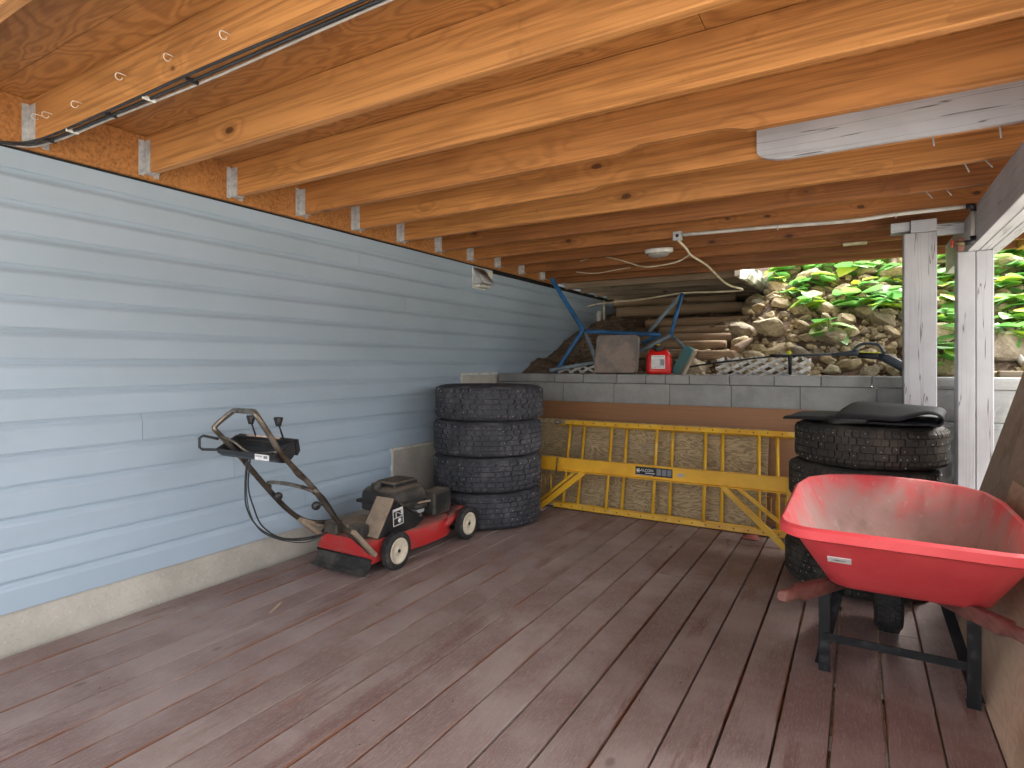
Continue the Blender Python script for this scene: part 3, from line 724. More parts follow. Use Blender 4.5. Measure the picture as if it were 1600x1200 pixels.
for a, b, r in (((1300, 395), (1325, 440), .018), ((1395, 380), (1393, 430), .03), ((1330, 480), (1385, 510), .006)):
    pa = ony(a[0], a[1], 6.6); pb = ony(b[0], b[1], 6.2)
    o = MB().tube(bez([pa, (pa + pb) / 2 + Vector((.02, 0, .02)), pb, pb + (pb - pa) * .3], 4), r, 8).build('dead_branch', M['twig']); tag(o, 'bare grey branch sticking out among the bank plants', 'branch', 'branches on the bank')
o = MB().tube([ony(1556, 508, 5.25), ony(1602, 572, 5.0), ony(1640, 622, 4.86)], .022, 10).build('slanting_pole', M['pvc']); tag(o, 'grey plastic pole slanting down the bank beside the grey post', 'pole')
o = MB().box((3.62, 4.80, 1.0), (4.8, 4.88, 1.075), .006).build('edging_timber', M['oldwood']); tag(o, 'short brown timber edging laid behind the capstones', 'timber')

# ------------------------------------------------------------------ tyres
def tyre_parts(Rr, W, rows, nb, seed, mat, zig, studs):
    h = W / 2; rb = Rr - .010; ri = Rr * .55; rnd = random.Random(seed)
    prof = [(ri, -h * .70), (ri + .012, -h * .80), (Rr * .72, -h * .985), (Rr * .82, -h * 1.0), (Rr * .92, -h * .93), (rb - .006, -h * .80), (rb, -h * .70),
            (rb, 0), (rb, h * .70), (rb - .006, h * .80), (Rr * .92, h * .93), (Rr * .82, h), (Rr * .72, h * .985), (ri + .012, h * .80), (ri, h * .70), (ri + .015, h * .62), (Rr * .84, h * .86), (rb - .02, h * .6), (rb - .02, -h * .6), (Rr * .84, -h * .86), (ri + .015, -h * .62)]
    car = MB().lathe(prof, 64, None, True).mesh('carcass', mat)
    tr = MB(); sdm = MB(); zw = 2 * h * .86 / rows
    def P(r, a, z): return (r * math.cos(a), r * math.sin(a), z)
    for j in range(rows):
        z0 = -h * .86 + zw * j + .0018; z1 = z0 + zw - .0036; edge = j in (0, rows - 1)
        for i in range(nb):
            st = 2 * math.pi / nb; a0 = st * (i + (.5 if j % 2 else 0)) + rnd.uniform(-.08, .08) * st; wd = st * (.90 if not edge else .84)
            sk = zig * st * (1 if j % 2 else -1)
            ro0 = Rr - (.010 if j == 0 else 0) ; ro1 = Rr - (.010 if j == rows - 1 else 0); b0 = rb - .012
            zm = (z0 + z1) / 2; vs = []
            for (z, ro, off) in ((z0, ro0, 0), (zm, Rr, sk), (z1, ro1, 0)):
                for a in (a0 + off, a0 + wd + off): vs += [P(b0, a, z), P(ro, a, z)]
            # idx: level*4 + (0 inner a,1 outer a,2 inner b,3 outer b)
            fs = [(0, 1, 3, 2), (8, 10, 11, 9)]
            for l in (0, 4): fs += [(l + 1, l + 5, l + 7, l + 3), (l, l + 4, l + 5, l + 1), (l + 2, l + 3, l + 7, l + 6)]
            tr.add(vs, fs)
            if studs and rnd.random() < studs:
                a = a0 + wd * rnd.uniform(.3, .7); z = rnd.uniform(z0 + .006, z1 - .006); m = frame(P(Rr - .001, a, z), (math.cos(a), math.sin(a), 0), (0, 0, 1))
                sdm.lathe([(0, .0022), (.0022, .0018), (.0024, -.004)], 6, m)
    return car, tr.mesh('tread', mat), sdm.mesh('studs', M['stud'])
def put_tyre(parts, loc, rz, label, group):
    t = thing('tyre', label, 'tyre', loc, (R(random.uniform(-.4, .4)), R(random.uniform(-.4, .4)), rz), group)
    link('carcass', parts[0], t); tag(link('tread', parts[1], t), kind='stuff'); tag(link('studs', parts[2], t), kind='stuff')
TL = tyre_parts(.392, .242, 6, 46, 3, M['rubber'], .22, .30); TR_ = tyre_parts(.340, .205, 5, 66, 5, M['rubber2'], .10, .22)
pos = ('bottom', 'second from the bottom', 'third from the bottom', 'topmost')
for i in range(4):
    put_tyre(TL, (.512 + (0, .004, .012, .02)[i], 3.585 + (0, .004, -.004, .004)[i], .1215 + .2425 * i), i * .7, 'chunky studded black truck tyre, %s in the stack against the blue siding' % pos[i], 'tyres stacked by the siding')
for i in range(4):
    put_tyre(TR_, (2.872 + (-.03, .0, -.012, .018)[i], 3.535 + (0, .004, 0, -.006)[i], .103 + .2055 * i), i * .9 + .3, 'brown dusty winter tyre, %s in the stack behind the red wheelbarrow' % pos[i], 'tyres stacked behind the wheelbarrow')
# folded mat on the right stack
ZT = .826
prof = [(-.42, .016), (-.30, .020), (-.19, .024), (-.15, .055), (-.11, .080), (-.05, .086), (.10, .079), (.22, .074), (.30, .070), (.335, .058), (.345, .040), (.335, .020), (.315, .012), (.27, .016), (.16, .014), (.0, .012)]
pts = bez([(x, 0, z) for x, z in prof], 4); mt = MB(); n = len(pts); lo = []; up = []
rings = []
for wv, yy in ((0, -.27), (.004, -.18), (-.002, -.06), (.003, .06), (0, .17), (-.003, .26)):
    rings.append([Vector((p.x + .02 * noise.noise((p.x * 4, yy * 4, 1)), yy + .012 * noise.noise((p.x * 5, yy * 3, 4)), max(.001, (p.z if p.z < .03 else .02 + (p.z - .02) * (1 - .80 * smooth(-.02, -.25, yy) * smooth(.30, .12, p.x))) + wv * .6 + .004 * noise.noise((p.x * 9, yy * 9, 2))))) for p in pts])
vs = [p for r in rings for p in r]; mt.add(vs, [(j * n + i, j * n + i + 1, (j + 1) * n + i + 1, (j + 1) * n + i) for j in range(len(rings) - 1) for i in range(n - 1)], True)
mo = mt.build('folded_mat', M['mat'], loc=(2.905, 3.47, ZT + .006), rot=(0, 0, R(-6)), scale=(.86, 1, .95))
so = mo.modifiers.new('s', 'SOLIDIFY'); so.thickness = .009; so.offset = 0
tag(mo, 'black carpet mat folded over on top of the tyre stack', 'mat')

# ------------------------------------------------------------------ panels and yellow ladder frames against the wall
def lean_sheet(name, x0, x1, yb, yt, h, t, m, label, cat, color=None):    # leaning back from (yb, z0) to (yt, top)
    a = math.atan2(yt - yb, h); L = math.hypot(yt - yb, h)
    o = MB().box((x0, 0, 0), (x1, t, L), .0015).build(name, m, loc=(0, yb, .003), rot=(-a, 0, 0), color=color)
    return tag(o, label, cat)
lean_sheet('brown_panel', .45, 2.75, 4.36, 4.502, .80, .012, M['panel'], 'smooth brown panel leaning on the block wall behind the plywood sheet', 'panel')
lean_sheet('plywood_sheet', .50, 2.315, 4.185, 4.40, .66, .016, M['ply_yellow'], 'weathered yellowish plywood sheet with swirling grain behind the yellow ladder frames', 'plywood')
def ladder(name, label, x0, x1, rx, yb, yt, h, dz):
    t = thing(name, label, 'ladder', (0, yb, .002 + dz), (-math.atan2(yt - yb, h), 0, 0), 'yellow ladder frames on the deck'); L = math.hypot(yt - yb, h)
    for z in (.0, L - .036):
        ra = MB().box((x0, -.026, z), (x1, 0, z + .036), .003).build('rail', M['yellow'], t)
        ho = MB(); x = x0 + .07
        while x < x1 - .03: ho.lathe([(0, .0008), (.005, .0008), (.005, -.002)], 8, frame((x, -.0262, z + .018), (0, -1, 0))); x += .0905
        ho.build('peg_holes', M['ink'], ra)
        MB().tube([(x0 - .05, -.013, z + .018), (x0 + .01, -.013, z + .018)], .009, 8).build('end_pin', M['galv'], ra)
    for x in rx: MB().tube([(x, -.013, .034), (x - .03, -.013, L - .034)], .0125, 10).build('rung', M['yellow'], t)
ladder('ladder_frame', 'yellow steel ladder frame lying on its side, front one of the pair', .80, 2.52, [.876 + .3535 * k for k in range(5)], 4.105, 4.335, .655, 0)
ladder('ladder_frame', 'yellow steel ladder frame lying on its side, pressed against the plywood', .74, 2.50, [.988 + .3535 * k for k in range(5)], 4.135, 4.365, .640, .004)
# trestle in front
tr = thing('scaffold_trestle', 'bright yellow steel trestle with a wide channel beam and diagonal legs', 'trestle')
ch = [(.0, .0), (.0, .098), (-.03, .098), (-.03, .093), (-.006, .090), (-.006, .008), (-.03, .005), (-.03, .0)]
TX0, TX1, TY = .745, 2.50, 3.93
MB().prism(ch, TX0, TX1, Matrix.Translation((0, TY, .33)) @ Matrix(((0, 0, 1, 0), (1, 0, 0, 0), (0, 1, 0, 0), (0, 0, 0, 1)))).build('beam', M['yellowclean'], tr)
def bar(a, b, wd, th, name, m, parent):
    a, b = Vector(a), Vector(b); d = b - a; mt = frame(a, d, (0, 1, 0)); return MB().box((-th / 2, -wd / 2, 0), (th / 2, wd / 2, d.length), .002, mt).build(name, m, parent)
bar((1.135, TY - .012, .333), (.735, TY - .012, .006), .038, .022, 'diagonal_leg', M['yellowclean'], tr)
bar((2.10, TY - .012, .333), (2.472, TY - .045, .002), .036, .022, 'diagonal_leg', M['yellow'], tr)
bar((2.175, TY + .03, .333), (2.49, TY + .03, .09), .022, .02, 'diagonal_brace', M['yellow'], tr)
bar((1.06, TY + .03, .333), (.75, TY + .03, .07), .022, .02, 'diagonal_brace', M['yellow'], tr)
MB().box((2.475, TY - .05, .004), (2.515, TY - .033, .435), .003).build('end_post', M['yellow'], tr)
MB().box((2.48, TY - .033, .34), (2.512, TY + .02, .42), .002).build('end_bracket', M['yellow'], tr)
MB().box((.70, TY - .03, .02), (.73, TY + .0, .43), .003).build('end_post', M['yellow'], tr)
MB().tube([(.92, TY - .035, .31), (.935, TY - .038, .43)], .006, 8).build('latch_pin', M['brass'], tr)
for cx in (.80, 2.41):
    for k in range(3):
        w_ = .055 - .014 * k; hh = .075 - .012 * k; y = TY + .01 + .012 * k
        MB().tube([(cx + sx * w_ + .012 * k, y, .22 + sz * hh) for sx, sz in ((-1, -1), (1, -1), (1, 1), (-1, 1))], .0028, 6, closed=True).build('wire_loop', M['yellow'], tr)
lb = MB().box((1.52, TY - .0088, .353), (1.775, TY - .0062, .412)).build('label_plate', M['ink'], tr)
stx = MB()
for k in range(3): stx.box((-.0155, -.0008, -.003), (.0155, .0008, .003), 0, Matrix.Translation((1.54, TY - .0094, .385)) @ Matrix.Rotation(R(60 * k), 4, 'Y'))
stx.build('star_mark', M['paperlabel'], lb)
link('lettering', text_mesh('ALCON', .026), lb, (1.556, TY - .0092, .381), (R(90), 0, 0)).data.materials.append(M['paperlabel'])
sm2 = MB()
for k in range(13): sm2.box((1.59 + k * .0052, TY - .0094, .368), (1.5935 + k * .0052 + (.001 if k % 3 else 0), TY - .0088, .3735))
for k in range(16): sm2.box((1.525 + k * .0075, TY - .0094, .3545), (1.529 + k * .0075 + (k % 3) * .001, TY - .0088, .358))
sm2.build('small_print', M['paperlabel'], lb)
gr = MB()
for k, (a, b) in enumerate(((1.668, 1.700), (1.706, 1.735), (1.741, 1.77))):
    gr.box((a, TY - .0094, .362), (b, TY - .0088, .405)); 
gr.build('warning_panel', M['inkgrey'], lb)
ov = [(math.cos(R(a)) * .026, math.sin(R(a)) * .012) for a in range(0, 360, 20)]
MB().prism(ov, 0, .001, Matrix.Translation((1.83, TY - .0062, .378)) @ Matrix.Rotation(R(90), 4, 'X')).build('oval_sticker', M['greycable'], tr)
o = MB().add([(2.20, 3.98, .004), (2.26, 3.955, .006), (2.31, 3.985, .004), (2.29, 4.03, .022), (2.23, 4.04, .018), (2.25, 3.99, .02)], [(0, 1, 5), (1, 2, 5), (2, 3, 5), (3, 4, 5), (4, 0, 5)], True).build('cloth_scrap', M['cloth']); o.modifiers.new('s', 'SOLIDIFY').thickness = .003
tag(o, 'faded red scrap of cloth under the ladder frame', 'cloth')

# sheets leaning at the right
def side_sheet(name, xb, slope, t, yfb, yft, ynear, ztop, m, label):
    q = [(ynear, 0), (yfb, 0), (yft, ztop), (ynear, ztop)]
    n_ = Vector((1, 0, -slope)).normalized() * t
    a = [Vector((xb + slope * z, y, z + .004)) for y, z in q]; vs = a + [p + n_ + Vector((0, 0, .0)) for p in a]
    for i in (4, 5): vs[i].z = max(vs[i].z, .0035)
    o = MB().add(vs, [(0, 1, 2, 3), (7, 6, 5, 4), (0, 4, 5, 1), (1, 5, 6, 2), (2, 6, 7, 3), (3, 7, 4, 0)]).build(name, m); return tag(o, label, 'plywood')
side_sheet('leaning_board', 3.265, .25, .016, 3.90, 3.68, 1.5, 1.17, M['ply_brown'], 'grimy brown plywood board leaning beside the grey post')
side_sheet('leaning_board', 3.205, .315, .014, 3.09, 3.17, 1.2, .63, M['ply_light'], 'pale plywood board with a square corner leaning by the wheelbarrow')

# ------------------------------------------------------------------ wheelbarrow
wb = thing('wheelbarrow', 'red plastic wheelbarrow with wooden handles and black steel legs', 'wheelbarrow', (0, 0, 0))
def outline(xc, hw, y0, ys, yf, z, rc, n=8):
    pts = []
    for k in range(n + 1):                                                # front bow
        a = math.pi * k / n; pts.append((xc + hw * math.cos(a) * (1 if 0 < k < n else 1), ys + (yf - ys) * math.sin(a) ** .8))
    for k in range(5):
        a = R(180 + 90 * k / 4); pts.append((xc - hw + rc + rc * math.cos(a), y0 + rc + rc * math.sin(a)))
    for k in range(5):
        a = R(270 + 90 * k / 4); pts.append((xc + hw - rc + rc * math.cos(a), y0 + rc + rc * math.sin(a)))
    return [Vector((x, y, z)) for x, y in pts]
ro = outline(2.968, .328, 2.02, 2.74, 3.10, .615, .10); bo = outline(2.990, .235, 2.38, 2.70, 2.87, .333, .07)
def lerp(A, B, t): return [a.lerp(b, t) for a, b in zip(A, B)]
b2 = [p + Vector((0, 0, .0)) for p in bo]
def inset(Rg, d): c = sum(Rg, Vector()) / len(Rg); return [p + (Vector((c.x, c.y, p.z)) - p).normalized() * d for p in Rg]
lipo = [p + (p - Vector((2.968, 2.55, p.z))).normalized() * .022 + Vector((0, 0, -.004)) for p in ro]
lipb = [p + Vector((0, 0, -.026)) for p in lipo]; lipu = [p + Vector((0, 0, -.03)) for p in lerp(ro, bo, .06)]
ty = MB()
botr = inset(bo, .02); botr = [p - Vector((0, 0, .008)) for p in botr]
outer = [botr, bo, lerp(bo, ro, .08), lerp(bo, ro, .5), lerp(bo, ro, .9), [p for p in lipu], lipb, lipo, [p + Vector((0, 0, .006)) for p in lerp(lipo, ro, .55)]]
ty.loft(outer, True, False)
ty.mi = 1; inn = [[p + Vector((0, 0, .006)) for p in lerp(lipo, ro, .55)], inset(ro, .006), inset(lerp(ro, bo, .5), .008), inset(lerp(ro, bo, .92), .01), [p + Vector((0, 0, .012)) for p in inset(bo, .035)]]
ty.loft(inn, False, True)
tro = auto_smooth(ty.build('tray', [M['tray'], M['trayin']], wb), 50)
for p in (onx(1344, 797, 2.955), onx(1436, 810, 2.955)): pass
for x in (2.86, 3.06):
    MB().lathe([(0, .004), (.008, .003), (.011, 0)], 10, Matrix.Translation((x, 2.80 , .36)) @ Matrix.Rotation(R(55), 4, 'X')).build('bolt', M['steelblack'], wb)
for (pa, pb, pc) in (((2.645, 1.985, .402), (2.745, 2.43, .305), (2.845, 2.93, .20)), ((3.245, 2.0, .40), (3.168, 2.43, .305), (3.062, 2.93, .20))):
    a, b, c = Vector(pa), Vector(pb), Vector(pc); d = (c - a).normalized(); m = frame(a, d, (1, 0, 0)); Lh = (c - a).length + .05
    hb = MB(); rg = []
    for z, s in ((0, .013), (.006, .018), (.10, .018), (.13, .0165), (.15, .019), (.17, .024), (Lh, .021)):
        k_ = .75 if z < .16 else .35
        rg.append([m @ Vector((x, y, z)) for x, y in rrect(-s, s, -s, s, s * k_, 3)])
    auto_smooth(hb.loft(rg).build('handle', M['handlewood'], wb), 45)
for sx, foot, top, fwd in ((-1, (2.742, 2.42, .0), (2.745, 2.415, .285), (2.80, 2.66, .245)), (1, (3.172, 2.40, .0), (3.172, 2.405, .285), (3.108, 2.66, .245))):
    f0, t0, w0 = Vector(foot), Vector(top), Vector(fwd)
    lg = MB().box((-.019, -.004, 0), (.019, 0, .285), .0012).box((-.019 if sx < 0 else .0155, 0, 0), (-.0155 if sx < 0 else .019, .026, .285), .0012)
    L_ = lg.build('leg', M['steelblack'], wb, loc=f0)
    d = w0 - (f0 + Vector((0, .03, .012))); MB().box((-.018, -.002, 0), (.018, .002, d.length), .0012, frame(f0 + Vector((-.016 * -sx, .03, .008)), d, (1, 0, 0))).build('leg_brace', M['steelblack'], wb)
    MB().box((-.017, .0, .0), (.017, .055, .004), .001).build('foot', M['steelblack'], wb, loc=f0)
MB().box((2.742, 2.404, .118), (3.172, 2.410, .146), .0012).build('cross_brace', M['steelblack'], wb)
wh = thing('wheel', None, None, (2.955, 2.93, .172)); wh.parent = wb
mm = Matrix.Rotation(R(90), 4, 'Y')
MB().lathe([(.085, -.03), (.11, -.046), (.145, -.05), (.162, -.038), (.169, -.02), (.171, 0), (.169, .02), (.162, .038), (.145, .05), (.11, .046), (.085, .03), (.08, 0)], 40, mm, True).build('tyre', M['rubber3'], wh)
tb = MB()
for i in range(44):
    for z, o_ in ((-.030, 0), (-.010, .5), (.010, 0), (.030, .5)):
        a = 2 * math.pi * (i + o_) / 44; m = mm @ Matrix.Rotation(a, 4, 'Z') @ Matrix.Translation((.1655 - abs(z) * .12, 0, z)); tb.box((-.004, -.0085, -.0075), (.0065, .0085, .0075), 0, m)
tag(tb.build('tread', M['rubber3'], wh), kind='stuff')
MB().lathe([(0, .026), (.03, .03), (.04, .015), (.084, .02), (.084, -.02), (.04, -.015), (.03, -.03), (0, -.026)], 24, mm).build('rim', M['steelblack'], wh)
MB().tube([(2.83, 2.93, .172), (3.08, 2.93, .172)], .009, 10).build('axle', M['steelblack'], wb)
# barcode sticker on the rear face of the tray
def tray_pt(x, t): # point on near face at fraction t from bottom
    y = 2.38 + (2.02 - 2.38) * t; z = .333 + (.615 - .333) * t; return Vector((x, y, z))
nrm = Vector((0, -(.615 - .333), -(.38))).normalized(); c0 = ony(1317, 875, 2.19); tt = (c0.z - .333) / .282; c0 = tray_pt(c0.x - .01, tt)
m = frame(c0 + nrm * .0035, nrm, (1, 0, 0))
sk = MB().box((-.034, -.021, -.0025), (.034, .021, .0006), 0, m).build('barcode_sticker', M['paperlabel'], wb)
bc = MB(); x = -.018
rb_ = random.Random(2)
while x < .018: wd = rb_.choice((.0008, .0014, .002)); bc.box((x, -.007, .0006), (x + wd, .005, .0010), 0, m); x += wd + rb_.choice((.001, .0016))
bc.build('bars', M['ink'], sk)

# ------------------------------------------------------------------ lawn mower (forward = +Y)
mw = thing('lawn_mower', 'dusty red push lawn mower with black engine and folded-back steel handle', 'lawn mower', (.44, 2.43, 0)); MX, MY = .44, 2.43
def L3(p): return Vector((p[0] - MX, p[1] - MY, p[2]))
# deck shell
def shell(z, s, yo=0):
    out = []
    hw = .215 * s
    for k in range(13): a = math.pi * k / 12; out.append((hw * 1.04 * math.cos(a), .40 + .255 * s * math.sin(a)))
    out += [(-hw * 1.04, .25), (-hw * .93, .10), (-hw * .9, -.05), (-hw * .9, -.15 * s), (0, -.155 * s), (hw * .9, -.15 * s), (hw * .9, -.05), (hw * .93, .10), (hw * 1.04, .25)]
    return [Vector((x, y + yo, z)) for x, y in out]
def mix_z(rg, f): return [Vector((p.x, p.y, f(p))) for p in rg]
top = lambda b, h: (lambda p: b + h + .012 * smooth(.15, -.08, p.y))
rgs = [shell(.062, 1.03), shell(.068, 1.04), mix_z(shell(.12, 1.0), top(.11, .0)), mix_z(shell(.15, .985), top(.15, .0)), mix_z(shell(.16, .95), top(.163, .0)), mix_z(shell(.165, .80), top(.167, 0))]
auto_smooth(MB().loft(rgs, False, True).build('cutting_deck', M['mowred'], mw), 55)
# fenders near front wheels
for sx in (-1, 1):
    fr_ = MB().loft([[Vector((sx * x, y, z)) for x, y, z in r] for r in ([(.12, .46, .15), (.21, .44, .13), (.21, .44, .10), (.12, .46, .10)], [(.12, .58, .165), (.215, .58, .155), (.215, .58, .12), (.12, .58, .12)], [(.12, .66, .205), (.20, .68, .20), (.20, .68, .18), (.12, .66, .18)])])
    fr_.build('fender', M['mowred'], mw)
def wheel(x, y, r, wd):
    wv = bpy.data.objects.new('wheel', None); col.objects.link(wv); wv.parent = mw; wv.location = (x, y, r); s = 1 if x > 0 else -1
    m = Matrix.Rotation(R(90 * s), 4, 'Y')
    h = wd / 2; MB().lathe([(r * .66, -h * .8), (r * .72, -h), (r * .9, -h), (r * .985, -h * .7), (r * .985, h * .7), (r * .9, h), (r * .72, h), (r * .66, h * .8), (r * .62, 0)], 36, m, True).build('tyre', M['rubber3'], wv)
    tb = MB()
    for i in range(40):
        for z, o_ in ((-h * .5, 0), (0, .5), (h * .5, 0)):
            tb.box((r * .97, -.0045, -h * .22), (r * 1.0, .0045, h * .22), 0, m @ Matrix.Rotation(2 * math.pi * (i + o_) / 40, 4, 'Z') @ Matrix.Translation((0, 0, z)))
    tag(tb.build('tread', M['rubber3'], wv), kind='stuff')
    MB().lathe([(0, h * .85), (r * .14, h * .85), (r * .16, h * .6), (r * .34, h * .55), (r * .42, h * .75), (r * .56, h * .8), (r * .60, h * 1.02), (r * .685, h * 1.0), (r * .68, -h * .6), (0, -h * .6)], 32, m).build('rim', M['cream'], wv)
    MB().lathe([(0, h * 1.05), (r * .09, h * 1.02), (r * .1, h * .8)], 12, m).build('hub_nut', M['steelblack'], wv)
wheel(.235, 0, .102, .05); wheel(.25, .645, .102, .048); wheel(-.235, 0, .102, .05); wheel(-.25, .645, .102, .048)
MB().tube([(-.23, 0, .102), (.23, 0, .102)], .008, 8).build('axle', M['steelblack'], mw)
MB().tube([(-.24, .645, .102), (.24, .645, .102)], .008, 8).build('axle', M['steelblack'], mw)
# rear flap
fl = MB(); fp = [(-.155, .085), (-.162, .05), (-.175, .028), (-.205, .012), (-.215, .016), (-.185, .034), (-.17, .055), (-.160, .088)]
fl.prism([(y, z) for y, z in fp], -.195, .205, Matrix(((0, 0, 1, 0), (1, 0, 0, 0), (0, 1, 0, 0), (0, 0, 0, 1)))).build('trailing_shield', M['rubber3'], mw)
MB().box((-.20, -.157, .086), (.205, -.135, .125), .004).build('rear_skirt', M['mowred'], mw)
MB().tube([(-.20, -.165, .09), (.21, -.165, .09)], .005, 8).build('shield_rod', M['steelblack'], mw)
# grimy deck top with rear door
MB().box((-.15, -.10, .19), (.10, .14, .222), .012).build('rear_door', M['tan'], mw)
MB().box((-.16, -.155, .175), (-.06, -.10, .245), .008).build('axle_box', M['mowblack'], mw)
MB().box((.02, -.152, .17), (.13, -.09, .25), .01).build('axle_box', M['mowblack'], mw)
# discharge hump: black side panel with tan plate
hp = [(-.09, .17), (.02, .35), (.06, .352), (.10, .315), (.30, .20), (.22, .165)]
MB().prism(hp, .05, .182, Matrix(((0, 0, 1, 0), (1, 0, 0, 0), (0, 1, 0, 0), (0, 0, 0, 1)))).build('discharge_cover', M['console'], mw)
bar((.135, -.105, .185), (.135, .025, .372), .12, .016, 'dust_plate', M['tan'], mw)
bar((.14, .05, .362), (.14, .29, .222), .05, .012, 'cover_rib', M['mowblack'], mw)
dm = Matrix.Translation((.1828, .075, .262)) @ Matrix(((0, 0, 1, 0), (1, 0, 0, 0), (0, 1, 0, 0), (0, 0, 0, 1))) @ Matrix.Rotation(R(4), 4, 'Z')
dec = MB()
for a, b in (((-.042, .034), (.042, .048)), ((-.042, -.048), (-.038, .034)), ((.038, -.048), (.042, .034)), ((-.042, -.048), (.042, -.044)), ((-.038, -.006), (.038, -.002)), ((-.018, 0), (-.014, .026)), ((.024, .004), (.036, .03))): dec.box((a[0], a[1], -.001), (b[0], b[1], .0012), 0, dm)
dec.tube([dm @ Vector((-.016 + .04 * k / 6, .026 - .02 * (k / 6) ** 2, .001)) for k in range(7)], .0018, 4)
dec.lathe([(0, .0014), (.014, .0012), (.014, 0)], 12, dm @ Matrix.Translation((.012, -.024, 0)))
dec.build('warning_decal', M['paperlabel'], mw)
MB().lathe([(0, .006), (.009, .005), (.011, 0)], 10, frame((.19, .235, .165), (1, 0, 0))).build('bolt', M['galv'], mw)
# engine
en = bpy.data.objects.new('engine', None); col.objects.link(en); en.parent = mw; en.location = (0, .28, .165)
MB().lathe([(.09, 0), (.10, .02), (.085, .05), (.08, .12)], 20).build('crankcase', M['mowblack'], en)
sh = [[Vector((x, y, z)) for x, y in rrect(-.145 * s, .145 * s, -.20 * s, .13 * s, .07 * s, 5)] for z, s in ((.10, .98), (.11, 1.0), (.175, 1.0), (.20, .97), (.222, .86), (.23, .70))]
auto_smooth(MB().loft(sh).build('blower_shroud', M['mowblack'], en), 50)
sb = MB().box((-.147, -.203, .14), (.147, .133, .158), .002).build('shroud_band', M['rubber3'], en)
gr = MB()
gr.loft([[Vector((x, y, z)) for x, y in rrect(-.09, .075, -.12, .10, .03, 4)] for z in (.222, .248)] + [[Vector((x, y, .256)) for x, y in rrect(-.08, .065, -.11, .09, .03, 4)]])
gb = auto_smooth(gr.build('recoil_housing', M['mowblack'], en), 50)
sl = MB(); sl2 = MB()
for k in range(12): sl.box((.0755, -.10 + k * .016, .228), (.0775, -.092 + k * .016, .247)); sl2.box((-.085 + k * .0135, -.1225, .228), (-.078 + k * .0135, -.1205, .247))
sl.build('vent_slots', M['ink'], gb); sl2.build('vent_slots', M['ink'], gb)
sl = MB()
for k in range(9): sl.box((-.07 + k * .016, -.09, .2565), (-.062 + k * .016, .07, .2585))
sl.build('grille_bars', M['mowblack'], gb)
MB().lathe([(0, .262), (.026, .262), (.030, .255), (.030, .225), (.026, .22)], 18, Matrix.Translation((-.02, -.165, -.004))).build('fuel_cap', M['mowblack'], en)
af = MB().box((.09, .10, .03), (.20, .27, .175), .012).build('air_filter_box', M['mowblack'], en)
rb2 = MB()
for k in range(11): rb2.box((.2005, .112 + k * .0138, .045), (.2035, .119 + k * .0138, .16), .001)
rb2.build('filter_ribs', M['rubber3'], af)
MB().box((.08, .092, .02), (.10, .10, .18), .002).build('filter_backplate', M['galv'], en)
MB().tube([(.10, -.03, .11), (.15, .0, .10), (.16, .06, .10), (.12, .11, .10)], .014, 8).build('carburettor_pipe', M['mowblack'], en)
MB().box((.09, .0, .06), (.15, .07, .10), .006).build('carburettor', M['galv'], en)
bar((.10, -.09, .12), (.165, .10, .125), .012, .02, 'governor_plate', M['tan'], en)
MB().lathe([(.035, .02), (.05, .03), (.05, .08), (.035, .09)], 14, Matrix.Translation((-.11, .16, 0))).build('muffler', M['mowblack'], en)
# handle
near = [onx(580, 864, .64), onx(546, 833, .64), onx(533, 821, .64), onx(512.5, 794, .64), onx(490, 763, .64), onx(445, 715.5, .64), onx(422.5, 682, .635), onx(403, 652, .625), onx(396.6, 643.5, .60)]
far = [onx(366, 641, .32), onx(350, 653, .265), onx(336, 666, .24), onx(336.5, 672, .24), onx(345, 681, .24), onx(383, 722, .24), onx(413.5, 758, .24), onx(445, 792, .24), onx(467.5, 809, .24), onx(490, 816, .245), onx(521, 815, .25)]
MB().tube([L3(p) for p in bez(near[2:], 4)] + [L3(p) for p in bez(far[:6], 4)], .0125, 10).build('handle_upper', M['chrome'], mw)
MB().tube([L3(p) for p in bez(near[:5], 4)], .0138, 10).build('handle_lower', M['tubeblack'], mw)
MB().tube([L3(p) for p in bez(far[5:], 4)], .0138, 10).build('handle_lower', M['tubeblack'], mw)
ca, cb = onx(417, 756, .245), onx(491, 768, .635); 
MB().tube([L3(p) for p in bez([ca + Vector((0, .02, -.02)), ca + Vector((.03, -.01, .012)), (ca + cb) / 2 + Vector((0, -.012, .02)), cb + Vector((-.03, -.005, .008)), cb + Vector((0, .01, -.012))], 5)], .010, 8).build('handle_crossbar', M['chrome'], mw)
for p in (onx(433, 773, .24) + Vector((.035, -.02, 0)), onx(500, 788, .64) + Vector((-.02, -.006, -.008))):
    MB().lathe([(0, .014), (.016, .014), (.021, .008), (.021, -.006), (.012, -.012), (0, -.012)], 12, frame(L3(p), (1, -.3, 0), (0, 0, 1))).tube([L3(p), L3(p) + Vector((.035 if p.x > .45 else -.04, .008, .006))], .004, 6).build('clamp_knob', M['console'], mw)
for X, a, b in ((.645, (548, 830), (583, 867)), (.235, (468, 813), (517, 848))):
    bar(L3(onx(*a, X)) + Vector((.012, 0, 0)), L3(onx(*b, X)) + Vector((.012, 0, 0)), .030, .022, 'handle_bracket', M['tan'], mw)
bar(L3((.245, 2.13, .285)), L3((.24, 2.40, .16)), .03, .02, 'handle_stay', M['tan'], mw)
